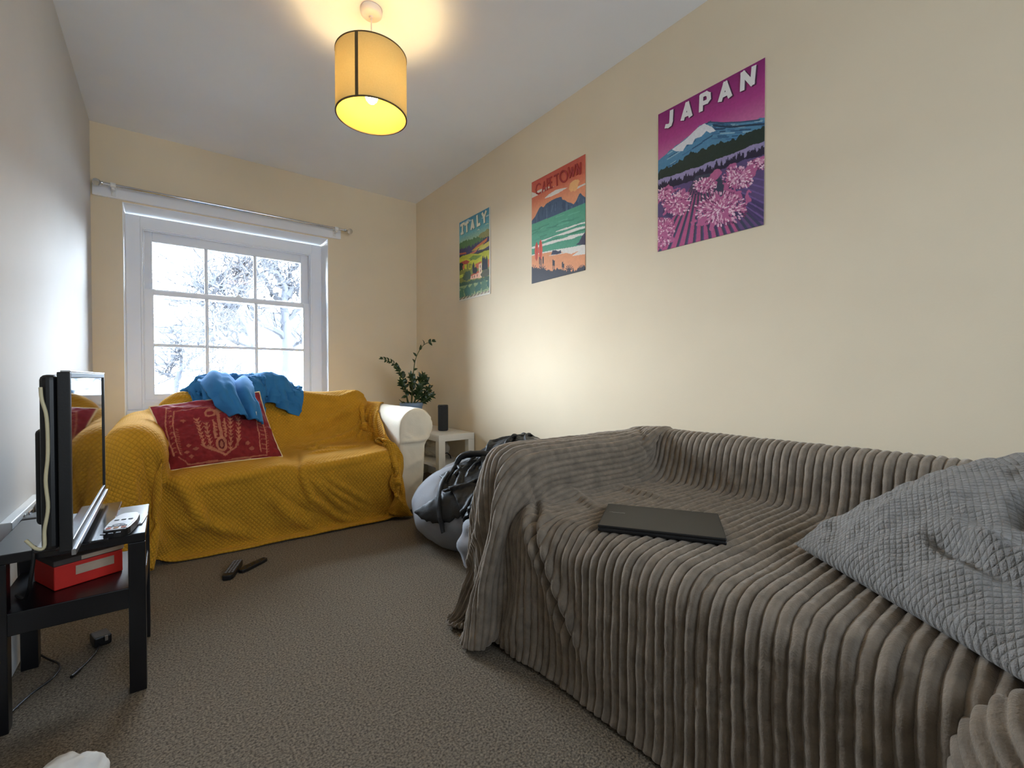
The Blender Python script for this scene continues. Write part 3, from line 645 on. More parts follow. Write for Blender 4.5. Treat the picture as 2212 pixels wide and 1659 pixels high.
for c, r in (((690, 910), (32, 22)), ((885, 890), (75, 42)), ((575, 965), (55, 30)), ((490, 1045), (85, 52)), ((195, 1112), (62, 48)), ((735, 990), (112, 80)), ((290, 1170), (105, 92)), ((610, 1215), (185, 120)), ((185, 1385), (85, 105))):
    A.ell((c[0], c[1]+r[1]*.5), (r[0]*.9, r[1]*.6), (66, 46, 84), .6, .3, 4)
    m, (cu, cv, ru, rv) = A.ell(c, r, (182, 98, 140), 1, .35, int(c[0]))
    if r[0] > 60:
        for k in range(int(r[0]*1.5)):
            a = rnd.uniform(0, 2*PI); q = rnd.random()**.5; x = c[0]+r[0]*q*math.cos(a); y = c[1]+r[1]*q*math.sin(a); l = r[0]*.07
            A.line([(x, y), (x+l*math.cos(a), y+l*math.sin(a))], .0055, rnd.choice([(238, 208, 220), (226, 180, 200), (206, 140, 172), (120, 58, 98)]))
A.noise(.06, 60)
A_J = A
# bay with a flat topped mountain, surf and red boards
B = Art(200, 272, ((102, 408), (724, 72), (722, 1408), (106, 1567)), 1.354)
B.grad([(0, (198, 92, 76)), (.16, (208, 112, 84)), (.3, (222, 148, 108)), (1, (226, 152, 108))])
B.poly([(100, 515), (150, 530), (170, 500), (215, 480), (250, 465), (300, 450), (330, 455), (390, 440), (300, 470), (210, 530), (100, 590)], (226, 218, 206))
B.poly([(245, 592), (300, 540), (380, 490), (440, 474), (520, 460), (420, 520), (330, 565)], (226, 218, 206)); B.poly([(560, 505), (620, 455), (724, 405), (724, 425), (640, 470)], (226, 218, 206))
B.ell((590, 440), (60, 70), (232, 176, 118), 1, .15, 3)
B.poly([(100, 852), (140, 800), (190, 700), (210, 680), (240, 690), (270, 650), (330, 612), (400, 580), (446, 566), (455, 600), (485, 605), (520, 630), (560, 638), (588, 655), (620, 610), (650, 540), (668, 522), (690, 550), (726, 575), (726, 640), (100, 892)], (70, 88, 112))
for k in range(34):
    x = rnd.uniform(150, 700); y0 = np.interp(x, [100, 210, 446, 590, 668, 726], [850, 690, 575, 660, 530, 580])+rnd.uniform(15, 50); B.line([(x, y0), (x+rnd.uniform(-18, 12), y0+rnd.uniform(50, 120))], .007, rnd.choice([(52, 68, 92), (92, 110, 134), (58, 76, 104)]), .8)
B.below([(95, 892), (300, 812), (500, 730), (730, 632)], (86, 156, 128))
for k in range(26):
    x = rnd.uniform(100, 640); y = 905+rnd.uniform(0, 260)-(x-100)*.42; B.line([(x, y), (x+rnd.uniform(50, 140), y-rnd.uniform(20, 50))], .008, rnd.choice([(76, 142, 118), (104, 172, 142), (70, 132, 110)]), .8)
for pts in ([(355, 980), (450, 940), (600, 890), (722, 852), (722, 872), (640, 890), (500, 945)], [(180, 1090), (300, 1040), (450, 985), (600, 930), (722, 902), (722, 925), (600, 965), (480, 1005), (380, 1020), (250, 1078)], [(100, 1150), (230, 1110), (330, 1075), (450, 1050), (560, 1010), (722, 978), (722, 1005), (640, 1020), (580, 1050), (500, 1065), (430, 1080), (330, 1110), (200, 1145), (100, 1172)]): B.poly(pts, (228, 224, 214))
for pts in ([(260, 1085), (330, 1062), (450, 1020), (380, 1048)], [(480, 1005), (600, 968), (722, 930), (722, 950), (560, 1000)]): B.poly(pts, (60, 128, 96))
B.below([(95, 1240), (230, 1205), (350, 1180), (480, 1160), (620, 1135), (730, 1110)], (228, 222, 212)); B.below([(95, 1250), (250, 1215), (400, 1190), (560, 1225), (640, 1190), (700, 1195), (730, 1230)], (224, 152, 106))
B.poly([(285, 1252), (400, 1215), (560, 1200), (440, 1225)], (226, 220, 210)); B.poly([(570, 1248), (640, 1195), (724, 1120), (724, 1225)], (226, 220, 210))
B.poly([(612, 1120), (650, 1090), (685, 1020), (724, 970), (724, 1118)], (62, 62, 82)); B.poly([(328, 1235), (345, 1185), (380, 1182), (410, 1195), (440, 1180), (446, 1215), (400, 1230)], (62, 62, 82))
for cx_, y0, y1 in ((160, 1085, 1310), (206, 1055, 1300)):
    B.poly([(cx_-22, (y0+y1)/2), (cx_-14, y0+40), (cx_, y0), (cx_+16, y0+40), (cx_+24, (y0+y1)/2), (cx_+12, y1-30), (cx_, y1), (cx_-14, y1-30)], (212, 84, 66)); B.line([(cx_, y0+10), (cx_, y1-10)], .005, (170, 60, 52))
B.below([(95, 1375), (200, 1392), (300, 1410), (400, 1395), (470, 1415), (560, 1408), (640, 1395), (730, 1368)], (46, 46, 56), rough=.014, seed=6, fr=50)
for x, y, h_ in ((195, 1400, 130), (212, 1400, 110), (236, 1390, 125), (350, 1400, 100), (364, 1400, 90), (460, 1415, 90), (474, 1415, 70)):
    B.line([(x, y), (x, y-h_*.5)], .005, (46, 46, 56)); B.line([(x, y-h_*.5), (x, y-h_)], .012, (46, 46, 56))
for x0, n_ in ((225, 6), (540, 7), (690, 8), (120, 5)):
    for k in range(n_): a = PI*(.12+.76*k/max(1, n_-1)); B.line([(x0, 1412), (x0+48*math.cos(a), 1412-62*math.sin(a))], .005, (46, 46, 56))
B.noise(.05, 50, 3)
# hills, farmhouse and vines, with a pale border
I = Art(160, 226, ((122, 345), (600, 105), (604, 1440), (133, 1545)), 1.40)
I.grad([(0, (74, 142, 172)), (.18, (110, 172, 178)), (.33, (176, 196, 140)), (1, (196, 200, 120))])
I.poly([(140, 385), (200, 340), (260, 290), (320, 305), (250, 350), (170, 390)], (176, 204, 212)); I.poly([(455, 290), (520, 250), (590, 222), (590, 235), (500, 285)], (196, 212, 208)); I.poly([(380, 470), (430, 445), (440, 460)], (214, 214, 190)); I.poly([(500, 395), (560, 360), (575, 370)], (200, 210, 170))
I.below([(118, 700), (300, 640), (420, 560), (460, 500), (520, 480), (610, 425)], (150, 146, 92), rough=.008, seed=2)
I.below([(118, 670), (180, 640), (230, 612), (300, 600), (350, 575), (430, 570), (480, 590), (610, 560)], (86, 122, 74), rough=.01, seed=4)
I.below([(118, 770), (200, 740), (280, 715), (380, 680), (480, 610), (610, 545)], (70, 64, 98), rough=.02, seed=5)
I.poly([(310, 785), (400, 700), (480, 640), (560, 580), (540, 640), (470, 700), (380, 760)], (206, 116, 70)); I.poly([(310, 785), (420, 720), (500, 670), (470, 720), (380, 770)], (196, 186, 70))
I.poly([(410, 775), (480, 700), (610, 620), (610, 690), (500, 760)], (206, 196, 96))
I.poly([(118, 810), (230, 795), (240, 820), (118, 835)], (190, 96, 70)); I.below([(118, 850), (230, 840), (300, 830), (400, 800), (500, 770), (610, 720)], (60, 66, 54), rough=.01, seed=8)
I.poly([(240, 865), (300, 810), (400, 760), (450, 700), (380, 800), (300, 850)], (200, 116, 84))
I.poly([(118, 890), (180, 850), (300, 820), (420, 830), (520, 785), (604, 770), (604, 850), (440, 880), (280, 920), (118, 905)], (190, 192, 60)); I.below([(118, 905), (220, 890), (300, 925), (400, 900), (480, 870), (610, 840)], (206, 204, 62))
I.poly([(270, 905), (340, 850), (470, 850), (380, 920)], (120, 146, 58))
I.poly([(130, 960), (180, 935), (240, 915), (290, 940), (260, 975), (180, 985)], (176, 76, 58)); I.below([(118, 1080), (200, 1060), (320, 1040), (420, 1000), (610, 990)], (134, 138, 66), rough=.01, seed=3)
for x in (250, 265, 285, 300, 325): I.line([(x, 980), (x, 1035)], .010, (70, 82, 58))
I.ell((155, 1020), (40, 60), (52, 64, 58), 1, .2, 3); I.poly([(180, 1000), (205, 985), (215, 1050), (185, 1060)], (206, 120, 84))
I.poly([(375, 980), (470, 940), (470, 1030), (375, 1060)], (206, 112, 74)); I.poly([(425, 990), (470, 965), (478, 1185), (425, 1200)], (236, 208, 176)); I.poly([(300, 1150), (400, 1100), (430, 1080), (430, 1120), (310, 1165)], (200, 92, 66)); I.poly([(300, 1165), (430, 1115), (450, 1190), (300, 1215)], (238, 186, 156))
for x, y in ((330, 1165), (360, 1160), (404, 1145), (450, 1010), (452, 1075)): I.line([(x, y), (x, y+22)], .010, (110, 66, 60))
for x, y0, y1 in ((348, 945, 1110), (490, 850, 1080), (515, 860, 1080), (545, 850, 1070)): I.poly([(x-16, y1), (x-15, y0+60), (x, y0), (x+15, y0+60), (x+16, y1)], (40, 48, 62))
I.poly([(565, 920), (604, 900), (604, 1010), (565, 1040)], (204, 104, 72))
I.ell((375, 1080), (32, 50), (44, 50, 58), 1, .2, 3); I.ell((250, 1160), (58, 70), (70, 92, 70), 1, .25, 5); I.ell((530, 1130), (75, 60), (84, 88, 70), 1, .2, 7); I.poly([(130, 1150), (190, 1125), (190, 1170), (130, 1200)], (200, 206, 80))
I.below([(118, 1260), (300, 1235), (450, 1200), (610, 1170)], (58, 92, 72), rough=.012, seed=6); I.below([(118, 1320), (300, 1285), (450, 1255), (610, 1225)], (150, 170, 120), rough=.006, seed=9)
for k in range(6): I.ell((165+86*k, 1420-26*k), (46, 78), (56, 104, 88) if k % 2 else (76, 118, 90), 1, .35, k)
I.below([(118, 1500), (300, 1460), (450, 1420), (610, 1385)], (196, 182, 150), rough=.01, seed=4)
for k in range(9): I.line([(130+55*k, 1530-12*k), (190+50*k, 1470-11*k)], .009, (92, 84, 76))
I.noise(.10, 50, 4)
bu, bv = .035, .022
mU = (I.u < bu*.4) | (I.u > 1-bu) | (I.v > 1-bv); I.put(mU.astype(float), (226, 220, 204))

m_paint = mat('poster_print', (255, 255, 255), .55, vcol='paint', spec=.3, bump=.04, bscale=200)
PX = D_R-.0015
def poster(name, art, y0, y1, z0, z1, label, strokes, rgb, w, shadow=None):
    """y0 > y1: the near end of the wall is on the right of the print"""
    t = thing('art_poster', label, 'poster', (PX, (y0+y1)/2, (z0+z1)/2))
    Pp = np.zeros((art.H, art.W, 3)); Pp[..., 0] = PX; Pp[..., 1] = y0+(y1-y0)*art.u; Pp[..., 2] = z1+(z0-z1)*art.v
    curl = .004*np.clip(np.abs(art.u-.5)*2-.8, 0, 1)*np.clip(np.abs(art.v-.5)*2-.7, 0, 1)*12; Pp[..., 0] -= curl*.25
    par(grid_mesh('print', Pp, m_paint, col=art.c, solid=.0012, off=-1), t)
    def letters(nm, mt, off, dx=0, dz=0):
        mb = MB()
        kk = 0
        for st in strokes:
            q = art.h(st); y = y0+(y1-y0)*q[:, 0]+dx; z = z1+(z0-z1)*q[:, 1]+dz; pts = np.c_[y, z]
            for a, b in zip(pts[:-1], pts[1:]):
                kk += 1; o_ = off+kk*.00007; d = b-a; L = np.hypot(*d); d = d/L if L > 1e-9 else np.array([1, 0]); n_ = np.array([-d[1], d[0]])*w/2; a2 = a-d*w*.32; b2 = b+d*w*.32
                mb.add([(PX-o_, *(a2+n_)), (PX-o_, *(a2-n_)), (PX-o_, *(b2-n_)), (PX-o_, *(b2+n_)), (PX-off+.0006, *(a2+n_)), (PX-off+.0006, *(a2-n_)), (PX-off+.0006, *(b2-n_)), (PX-off+.0006, *(b2+n_))],
                       [(0, 1, 2, 3), (7, 6, 5, 4), (0, 4, 5, 1), (1, 5, 6, 2), (2, 6, 7, 3), (3, 7, 4, 0)])
        par(mb.build(nm, mt), t)
    if shadow: letters('lettering_shadow', shadow, .0026, -.006, -.004)
    letters('lettering', rgb, .0034)
    return t
m_lw = mat('letter_white', (240, 236, 234), .55, .02, 40); m_lr = mat('letter_brick', (160, 48, 42), .55, .03, 40); m_ls = mat('letter_shadow', (78, 30, 66), .6, .05, 40); m_lc = mat('letter_cream', (232, 228, 206), .55, .02, 40)
def arc(cx_, cy_, rx, ry, a0, a1, n=12): return [(cx_+rx*math.cos(a0+(a1-a0)*k/n), cy_+ry*math.sin(a0+(a1-a0)*k/n)) for k in range(n+1)]
jap = [[(248, 490), (244, 570), (238, 592), (224, 602), (208, 604)],
       [(330, 552), (364, 432), (388, 524)], [(342, 524), (382, 506)],
       [(466, 486), (470, 376), (505, 358), (524, 366), (526, 400), (512, 420), (470, 438)],
       [(610, 412), (648, 280), (682, 378)], [(622, 378), (674, 352)],
       [(774, 330), (780, 206), (850, 286), (862, 162)]]
poster('poster', A_J, 1.343, .841, 1.516, 2.195, 'pink and purple travel poster reading JAPAN, nearest to the grey sofa end', jap, m_lw, .019, m_ls)
def sl(x): return -.535*(x-102)+408
cap = [[(206, 430), (186, 420), (164, 440), (152, 490), (160, 530), (182, 538), (208, 522)],
       [(226, 516), (248, 400), (262, 500)], [(232, 484), (258, 472)],
       [(284, 488), (280, 366), (300, 362), (308, 392), (300, 416), (284, 424)],
       [(340, 462), (320, 470), (316, 352), (336, 342)], [(318, 410), (334, 403)],
       [(364, 330), (412, 306)], [(398, 436), (392, 318)],
       arc(474, 334, 42, 62, 0, 2*PI, 18),
       [(530, 236), (550, 346), (572, 232), (584, 330), (612, 200)],
       [(628, 312), (628, 196), (668, 300), (668, 178)]]
poster('poster', B, 2.320, 1.834, 1.518, 2.193, 'orange and green seaside travel poster reading CAPE TOWN, middle of the three on the wall', cap, m_lr, .0105)
ita = [[(182, 355), (176, 505)], [(152, 385), (205, 350)], [(160, 512), (190, 498)], [(215, 372), (265, 335)], [(242, 355), (246, 478)],
       [(312, 445), (330, 310), (352, 425)], [(320, 412), (348, 398)],
       [(400, 245), (408, 392), (442, 372)],
       [(480, 210), (508, 268), (536, 180)], [(508, 268), (512, 345)]]
poster('poster', I, 3.267, 2.806, 1.523, 2.180, 'vineyard travel poster with pale border reading ITALY, nearest the window corner', ita, m_lc, .021, mat('letter_teal_shadow', (92, 128, 124), .6, .05, 40))
# ---------------------------------------------------------------- woven and knitted cloth
def weave(name, rgb, cu, cv, depth, rough=.9, var=.1, vscale=10, sheen=.3, diag=True, fuzz=.25, low=.72, dist=.004, rib=None):
    """cloth with a dimple grid laid out in the sheet's own metres (UV)"""
    m, N, L, b = newmat(name); c = lin(rgb)
    b.inputs['Roughness'].default_value = rough; b.inputs['Specular IOR Level'].default_value = .2
    b.inputs['Sheen Weight'].default_value = sheen; b.inputs['Sheen Roughness'].default_value = .45; b.inputs['Sheen Tint'].default_value = (*[min(1, v*1.4+.15) for v in c], 1)
    uv = N.new('ShaderNodeUVMap'); sp_ = N.new('ShaderNodeSeparateXYZ'); L.new(uv.outputs[0], sp_.inputs[0])
    def mth(op, a, b_=None):
        n = N.new('ShaderNodeMath'); n.operation = op
        for i, q in enumerate((a, b_)):
            if q is None: continue
            if isinstance(q, (int, float)): n.inputs[i].default_value = q
            else: L.new(q, n.inputs[i])
        return n.outputs[0]
    u, v = sp_.outputs[0], sp_.outputs[1]
    if diag: a1, a2 = mth('ADD', u, v), mth('SUBTRACT', u, v)
    else: a1, a2 = u, v
    s1 = mth('ABSOLUTE', mth('SINE', mth('MULTIPLY', a1, PI/cu))); s2 = mth('ABSOLUTE', mth('SINE', mth('MULTIPLY', a2, PI/cv)))
    hgt = mth('POWER', mth('MULTIPLY', s1, s2), .6)
    tc = N.new('ShaderNodeTexCoord'); n1 = N.new('ShaderNodeTexNoise'); n1.inputs['Scale'].default_value = vscale; n1.inputs['Detail'].default_value = 5; L.new(tc.outputs['Object'], n1.inputs['Vector'])
    n2 = N.new('ShaderNodeTexNoise'); n2.inputs['Scale'].default_value = 330; n2.inputs['Detail'].default_value = 2; L.new(tc.outputs['Object'], n2.inputs['Vector'])
    r = N.new('ShaderNodeValToRGB'); r.color_ramp.elements[0].position = .3; r.color_ramp.elements[1].position = .7
    r.color_ramp.elements[0].color = (*[q*(1-var) for q in c], 1); r.color_ramp.elements[1].color = (*[min(1, q*(1+var)) for q in c], 1); L.new(n1.outputs['Fac'], r.inputs['Fac'])
    mc = N.new('ShaderNodeMix'); mc.data_type = 'RGBA'; mc.blend_type = 'MULTIPLY'; mc.inputs[0].default_value = 1
    cr_ = N.new('ShaderNodeValToRGB'); cr_.color_ramp.elements[0].color = (low, low, low*.95, 1); cr_.color_ramp.elements[1].color = (1, 1, 1, 1); cr_.color_ramp.elements[1].position = .6
    L.new(hgt, cr_.inputs['Fac']); L.new(r.outputs[0], mc.inputs[6]); L.new(cr_.outputs[0], mc.inputs[7]); L.new(mc.outputs[2], b.inputs['Base Color'])
    tot = mth('ADD', mth('MULTIPLY', hgt, depth), mth('MULTIPLY', n2.outputs['Fac'], fuzz))
    bp_ = N.new('ShaderNodeBump'); bp_.inputs['Strength'].default_value = .9; bp_.inputs['Distance'].default_value = dist; L.new(tot, bp_.inputs['Height']); L.new(bp_.outputs[0], b.inputs['Normal'])
    return m
m_y = weave('mustard_waffle_fleece', (194, 142, 38), .020, .020, 1., var=.06, low=.84)
m_g = mat('taupe_ribbed_plush', (122, 110, 96), .75, .26, 26, .5, 260, sheen=.8, spec=.3, bdist=.003)
m_knit = weave('grey_knit', (136, 133, 130), .013, .013, 1., var=.16, vscale=50, diag=True, fuzz=1., low=.78, dist=.003)
m_blue = mat('blue_fleece', (50, 114, 168), .92, .06, 12, .4, 260, sheen=.25, spec=.15, bdist=.003)

# ---------------------------------------------------------------- window sofa body
def roll_arm(xc, s, name, parent, m, dz=0., kr=1.):
    """rolled arm: s = +1 outer side to the right"""
    prof = []
    for k in range(3): prof.append((xc-s*.121, .03+.44*k/2))
    for k in range(19): a = PI+.15-(PI+1.05)*k/18; prof.append((xc+s*.118*math.cos(a), .572+.118*math.sin(a)))
    prof += [(xc+s*.058, .44), (xc+s*.050, .24), (xc+s*.020, .03)]
    prof = np.array(prof); seg = np.concatenate([[0], np.cumsum(np.linalg.norm(np.diff(prof, axis=0), axis=1))]); prof = poly_at(prof, np.linspace(0, seg[-1], 90))
    ys = np.r_[SF, SF+.006, np.linspace(SF+.02, SB, 36)]
    P = np.zeros((len(ys), len(prof), 3)); cz = np.array([xc, .4])
    for i, y in enumerate(ys):
        k = (.985, .997)[i] if i < 2 else 1
        q = cz+(prof-cz)*k; P[i, :, 0] = q[:, 0]; P[i, :, 1] = y; P[i, :, 2] = q[:, 1]
    n_ = normals(P); w_ = .0035*fbm(P*np.array([16, 5, 9.]), 5, 3); P += n_*(w_*np.clip((P[..., 1]-SF)/.05, 0, 1))[..., None]
    a = par(grid_mesh(name, P, m), parent)
    if dz: P[..., 2] = np.where(P[..., 2] > .44, P[..., 2]+dz, P[..., 2]); P[..., 0] = xc+(P[..., 0]-xc)*kr; a.data.vertices.foreach_set('co', P.reshape(-1).astype(np.float32))
    # front panel: rows from the floor to the crown, columns across
    zs = np.linspace(.03, .687, 60); us = np.linspace(-1, 1, 34); F = np.zeros((60, 34, 3))
    for i, z in enumerate(zs):
        up = prof[:, 1]; k = int(np.argmax(up)); xl = np.interp(z, prof[:k+1, 1], prof[:k+1, 0]); r_ = prof[k:][::-1]
        cross = [x for (x, zz), (x2, zz2) in zip(prof[k:-1], prof[k+1:]) if (zz-z)*(zz2-z) <= 0]; xr = cross[0] if cross else prof[k][0]
        if z < .46: xr = np.interp(z, [.03, .24, .44, .47], [xc+s*.020, xc+s*.050, xc+s*.058, xc+s*.075])
        F[i, :, 0] = xl*(1-us)/2+xr*(1+us)/2; F[i, :, 2] = z
        edge = np.minimum(1-np.abs(us), np.minimum(1, (.69-z)/.08)); F[i, :, 1] = SF-.014*np.clip(edge*4, 0, 1)**.5
    S_, T_ = F[..., 0]-xc, F[..., 2]
    h_ = .012*np.exp(-((T_-.475-.06*S_*s-.5*S_*S_)/.009)**2) - .006*np.exp(-((T_-.455)/.012)**2)
    for pts, wd, am in (([(-.10, .53), (-.05, .50), (.0, .475)], .010, .010), ([(-.11, .50), (-.06, .478), (.0, .47)], .009, .008), ([(.07, .50), (.03, .475)], .012, .009), ([(-.09, .30), (.0, .34), (.05, .35)], .02, .006), ([(-.08, .17), (.0, .22), (.04, .26)], .018, .007), ([(-.02, .60), (.04, .56), (.05, .52)], .03, .004)):
        h_ += crease(S_*s, T_, pts, wd, am)
    F[..., 1] -= h_*np.clip((1-np.abs(us))*6, 0, 1)[None]; F[..., 1] -= .003*fbm(F*14, 8, 3)
    if dz: F[..., 2] = np.where(F[..., 2] > .44, F[..., 2]+dz, F[..., 2]); F[..., 0] = xc+(F[..., 0]-xc)*kr; F[..., 1] += .02
    par(grid_mesh('arm_front', F if s > 0 else F[:, ::-1], m, solid=.01), parent)
    return a
sofa = thing('two_seat_sofa', 'cream two seat sofa with rolled arms under the mustard throw by the window', 'sofa', (.58, 3.15, 0))
def sp_part(mb, n, bev, rot=None):
    o = mb.build(n, m_slip, None, bevel=bev, seg=4); par(o, sofa); return o
sp_part(MB().box(-.03, 1.17, 2.76, 3.52, .09, .235), 'base', .03)
sp_part(MB().box(.0, .535, 2.75, 3.33, .24, .382), 'seat_cushion', .055); sp_part(MB().box(.555, 1.16, 2.75, 3.33, .24, .382), 'seat_cushion', .055)
RB = Matrix.Translation((.59, 3.43, .455)) @ Matrix.Rotation(-BT, 4, 'X')
sp_part(MB().box(-.60, .60, -.085, .085, -.30, .30, RB), 'backrest', .07)
roll_arm(1.295, 1, 'arm', sofa, m_slip); roll_arm(-.125, -1, 'arm', sofa, m_slip, -.04, .84)
for x in (.02, 1.12):
    for y in (2.82, 3.46): par(MB().box(x-.02, x+.02, y-.02, y+.02, 0, .095).build('leg', M['black_lam']), sofa)

# mustard throw: fine sheet, long folds, waffle laid in its own metres
Uy = smooth(cubic_up(cubic_up(smooth(PY_, 1), 4, 0), 4, 1), 2); Ry, Ky = Uy.shape[:2]
Sy, Ty = np.meshgrid(np.linspace(0, LY_, Ky), np.linspace(0, 1, Ry))
hy = np.zeros_like(Sy)
for pts, wd, am in FOLDS_Y: hy += crease(Sy, Ty*1.45, pts, wd*.85, am*1.6)
hy += .004*fbm(np.stack([Sy*5, Ty*8, Sy*0], -1), 3, 3)
Uy = Uy+normals(Uy)*-hy[..., None]; Uy[..., 2] = np.maximum(Uy[..., 2], .006)
uvy = np.stack([Sy, Ty*1.45], -1)
tag(grid_mesh('throw', Uy, m_y, uv=uvy, solid=.009), 'mustard yellow waffle throw spread over the sofa under the window', 'throw')

# ---------------------------------------------------------------- grey sofa body and its throw
m_sofa = mat('charcoal_cover', (62, 60, 58), .9, .05, 20, .3, 160, sheen=.1)
gs = thing('low_sofa', 'low boxy sofa along the right wall hidden under the ribbed throw', 'sofa', (1.37, .46, 0))
def gp(mb, n, bev): return par(mb.build(n, m_sofa, None, bevel=bev, seg=4), gs)
gp(MB().box(GX0+.02, GX1-.02, GY0+.02, GY1-.02, .09, .31), 'base', .03)
for a, b_ in ((.49, 1.15), (-.20, .46)): gp(MB().box(.92, 1.64, a, b_, .315, .43), 'seat_cushion', .045)
gp(MB().box(GX0+.01, GX1-.01, GY1-.16, GY1-.01, .05, .62), 'arm', .04); gp(MB().box(GX0+.01, GX1-.01, GY0+.01, GY0+.16, .05, .62), 'arm', .04)
gp(MB().box(-.065, .065, -.74, .74, -.22, .225, Matrix.Translation((1.755, .46, .40)) @ Matrix.Rotation(.16, 4, 'Y')), 'backrest', .04)
for x in (GX0+.06, GX1-.06):
    for y in (GY0+.08, GY1-.08): par(MB().lathe([(.022, 0), (.028, .1)], 16, Matrix.Translation((x, y, 0))).build('leg', M['black_lam']), gs)
Ug = cubic_up(cubic_up(smooth(PG_, 3), 4, 0), 10, 1); Rg, Kg = Ug.shape[:2]
Sg, Tg = np.meshgrid(np.linspace(0, LG_, Kg), np.linspace(0, 1, Rg))
low = smooth(Ug, 6); ng = normals(low)
RIB = .0255
hg = np.zeros_like(Sg)
for pts, wd, am in FOLDS_G: hg += crease(Sg, Tg*1.6, pts, wd, am*.85)
wob = .0035*fbm(np.stack([Sg*3, Tg*9, Sg*0+2], -1), 6, 3)
ph = (Sg+wob)/RIB
prof_ = np.abs(np.cos(PI*ph))**1.15
amp = .0125*(1+.35*fbm(np.stack([np.floor(ph+.5)*3.1, Tg*16, Sg*0], -1), 9, 2))
hg += amp*(prof_-.45)+.0012*fbm(np.stack([Sg*90, Tg*120, Sg*0], -1), 2, 2)
Ug = Ug+ng*SIGN_G*hg[..., None]; Ug[..., 2] = np.maximum(Ug[..., 2], .005)
gt = tag(grid_mesh('throw', Ug, m_g, uv=np.stack([Sg, Tg*1.6], -1), solid=.006), 'taupe ribbed plush throw covering the low sofa along the right wall', 'throw')

# ---------------------------------------------------------------- cushions
def pillow(name, cn, T_, nu, nv, m, parent=None, pinch=.05, rough=None, art=None, back=None, uvs=(1, 1), pw=.5, noise=.004, seed=1, cre=()):
    """closed cushion between four corners (bottom left, bottom right, top right, top left)"""
    BL, BR, TR, TL = [np.array(c, float) for c in cn]
    u = np.sin(np.linspace(-PI/2, PI/2, nu)*.98)/math.sin(PI/2*.98); v = np.sin(np.linspace(-PI/2, PI/2, nv)*.98)/math.sin(PI/2*.98); Uu, Vv = np.meshgrid(u, v)
    up = Uu*(1-pinch*(1-Vv**2)); vp = Vv*(1-pinch*(1-Uu**2)); a, b_ = (up+1)/2, (vp+1)/2
    base = (BL*((1-a)*(1-b_))[..., None]+BR*(a*(1-b_))[..., None]+TR*(a*b_)[..., None]+TL*((1-a)*b_)[..., None])
    n_ = np.cross(BR-BL+TR-TL, TL-BL+TR-BR); n_ /= np.linalg.norm(n_)
    th = T_*(np.clip(1-Uu**2, 0, 1)*np.clip(1-Vv**2, 0, 1))**pw
    fr = th.copy()
    for pts, wd, am in cre: fr += crease(Uu, Vv, pts, wd, am)*np.clip(th/T_*3, 0, 1)
    fr += noise*fbm(np.stack([Uu*4, Vv*4, Uu*0], -1), seed, 3)*np.clip(th/T_*4, 0, 1)
    Fp = base+n_*fr[..., None]; Bp = base-n_*th[..., None]*.8
    P = np.concatenate([Fp, Bp[:, ::-1][:, 1:-1]], 1)
    sz = (np.linalg.norm(BR-BL), np.linalg.norm(TL-BL)); uvf = np.stack([a*sz[0], b_*sz[1]], -1); uv = np.concatenate([uvf, uvf[:, ::-1][:, 1:-1]], 1)
    col = None
    if art is not None:
        iu = np.clip((a*(art.W-1)).astype(int), 0, art.W-1); iv = np.clip(((1-b_)*(art.H-1)).astype(int), 0, art.H-1); cf = art.c[iv, iu]
        col = np.concatenate([cf, np.broadcast_to(np.array(lin(back)), (nv, nu-2, 3))], 1)
    o = grid_mesh(name, P, m, parent, uv=uv, col=col, wrap=True)
    edge = np.concatenate([base[0], base[1:, -1], base[-1, ::-1][1:], base[::-1, 0][1:-1]])
    return o, edge
K_ = Art(230, 150, ((150, 570), (1600, 470), (1925, 1250), (425, 1440)), .62)
MAR = (122, 34, 40); TAN = (176, 114, 88)
K_.grad([(0, (140, 48, 60)), (.4, MAR), (1, (122, 34, 36))])
def tan(P, w=.006, a=.9): K_.line(P, w, TAN, a)
for o_ in (0, 95): tan([(350+o_, 640+o_*.75), (345+o_*.95, 880), (400+o_*.9, 1080), (460+o_*.9, 1270)], .005)
tan([(350, 635), (560, 660)], .004); tan([(445, 705), (900, 700)], .004, .6)
for k in range(9): tan([(372+k*9+(k > 4)*6, 680+70*k), (415+k*9, 700+66*k)], .004, .6); tan([(372+k*9, 715+68*k), (400+k*9, 690+68*k)], .003, .6)
for k in range(12): tan([(472+k*6, 930+30*k), (500+k*6, 945+30*k)], .004, .45)
for x0, y0, x1, y1 in ((1510, 730, 1560, 800), (1560, 950, 1620, 1230)): pass
for o_ in (0, 95): tan([(1490+o_, 730), (1530+o_*.9, 830), (1545+o_, 950), (1610+o_*.9, 1220)], .005)
for k in range(10): tan([(1525+k*11, 760+46*k), (1590+k*10, 775+45*k)], .004, .55)
for k in range(11): tan([(1640+k*6, 950+26*k), (1665+k*6, 940+26*k)], .004, .4)
tan([(640, 1370), (1100, 1320), (1700, 1240)], .005, .7); tan([(520, 1300), (640, 1370)], .004, .6)
tan([(1000, 690), (1005, 800), (1035, 1000), (1060, 1100)], .014)
tan(arc(905, 770, 62, 40, PI*.1, PI*1.9, 14), .010); tan([(960, 745), (1000, 740)], .010); tan(arc(1090, 770, 70, 30, -PI*.9, PI*.4, 12), .009); tan([(1000, 745), (1130, 700)], .008); tan([(1130, 795), (1165, 790)], .008)
tan([(940, 870), (960, 1000), (985, 1080)], .007); tan([(1085, 860), (1110, 990), (1100, 1080)], .007)
for k in range(5):
    y = 900+40*k; tan([(950+6*k, y), (980+6*k, y+22)], .008, .8); tan([(1070+6*k, y), (1105+3*k, y+14)], .008, .8)
K_.ell((1065, 1150), (78, 78), TAN, .9); K_.ell((1065, 1150), (45, 45), (96, 30, 34), 1); K_.ell((1065, 1150), (26, 28), TAN, .7)
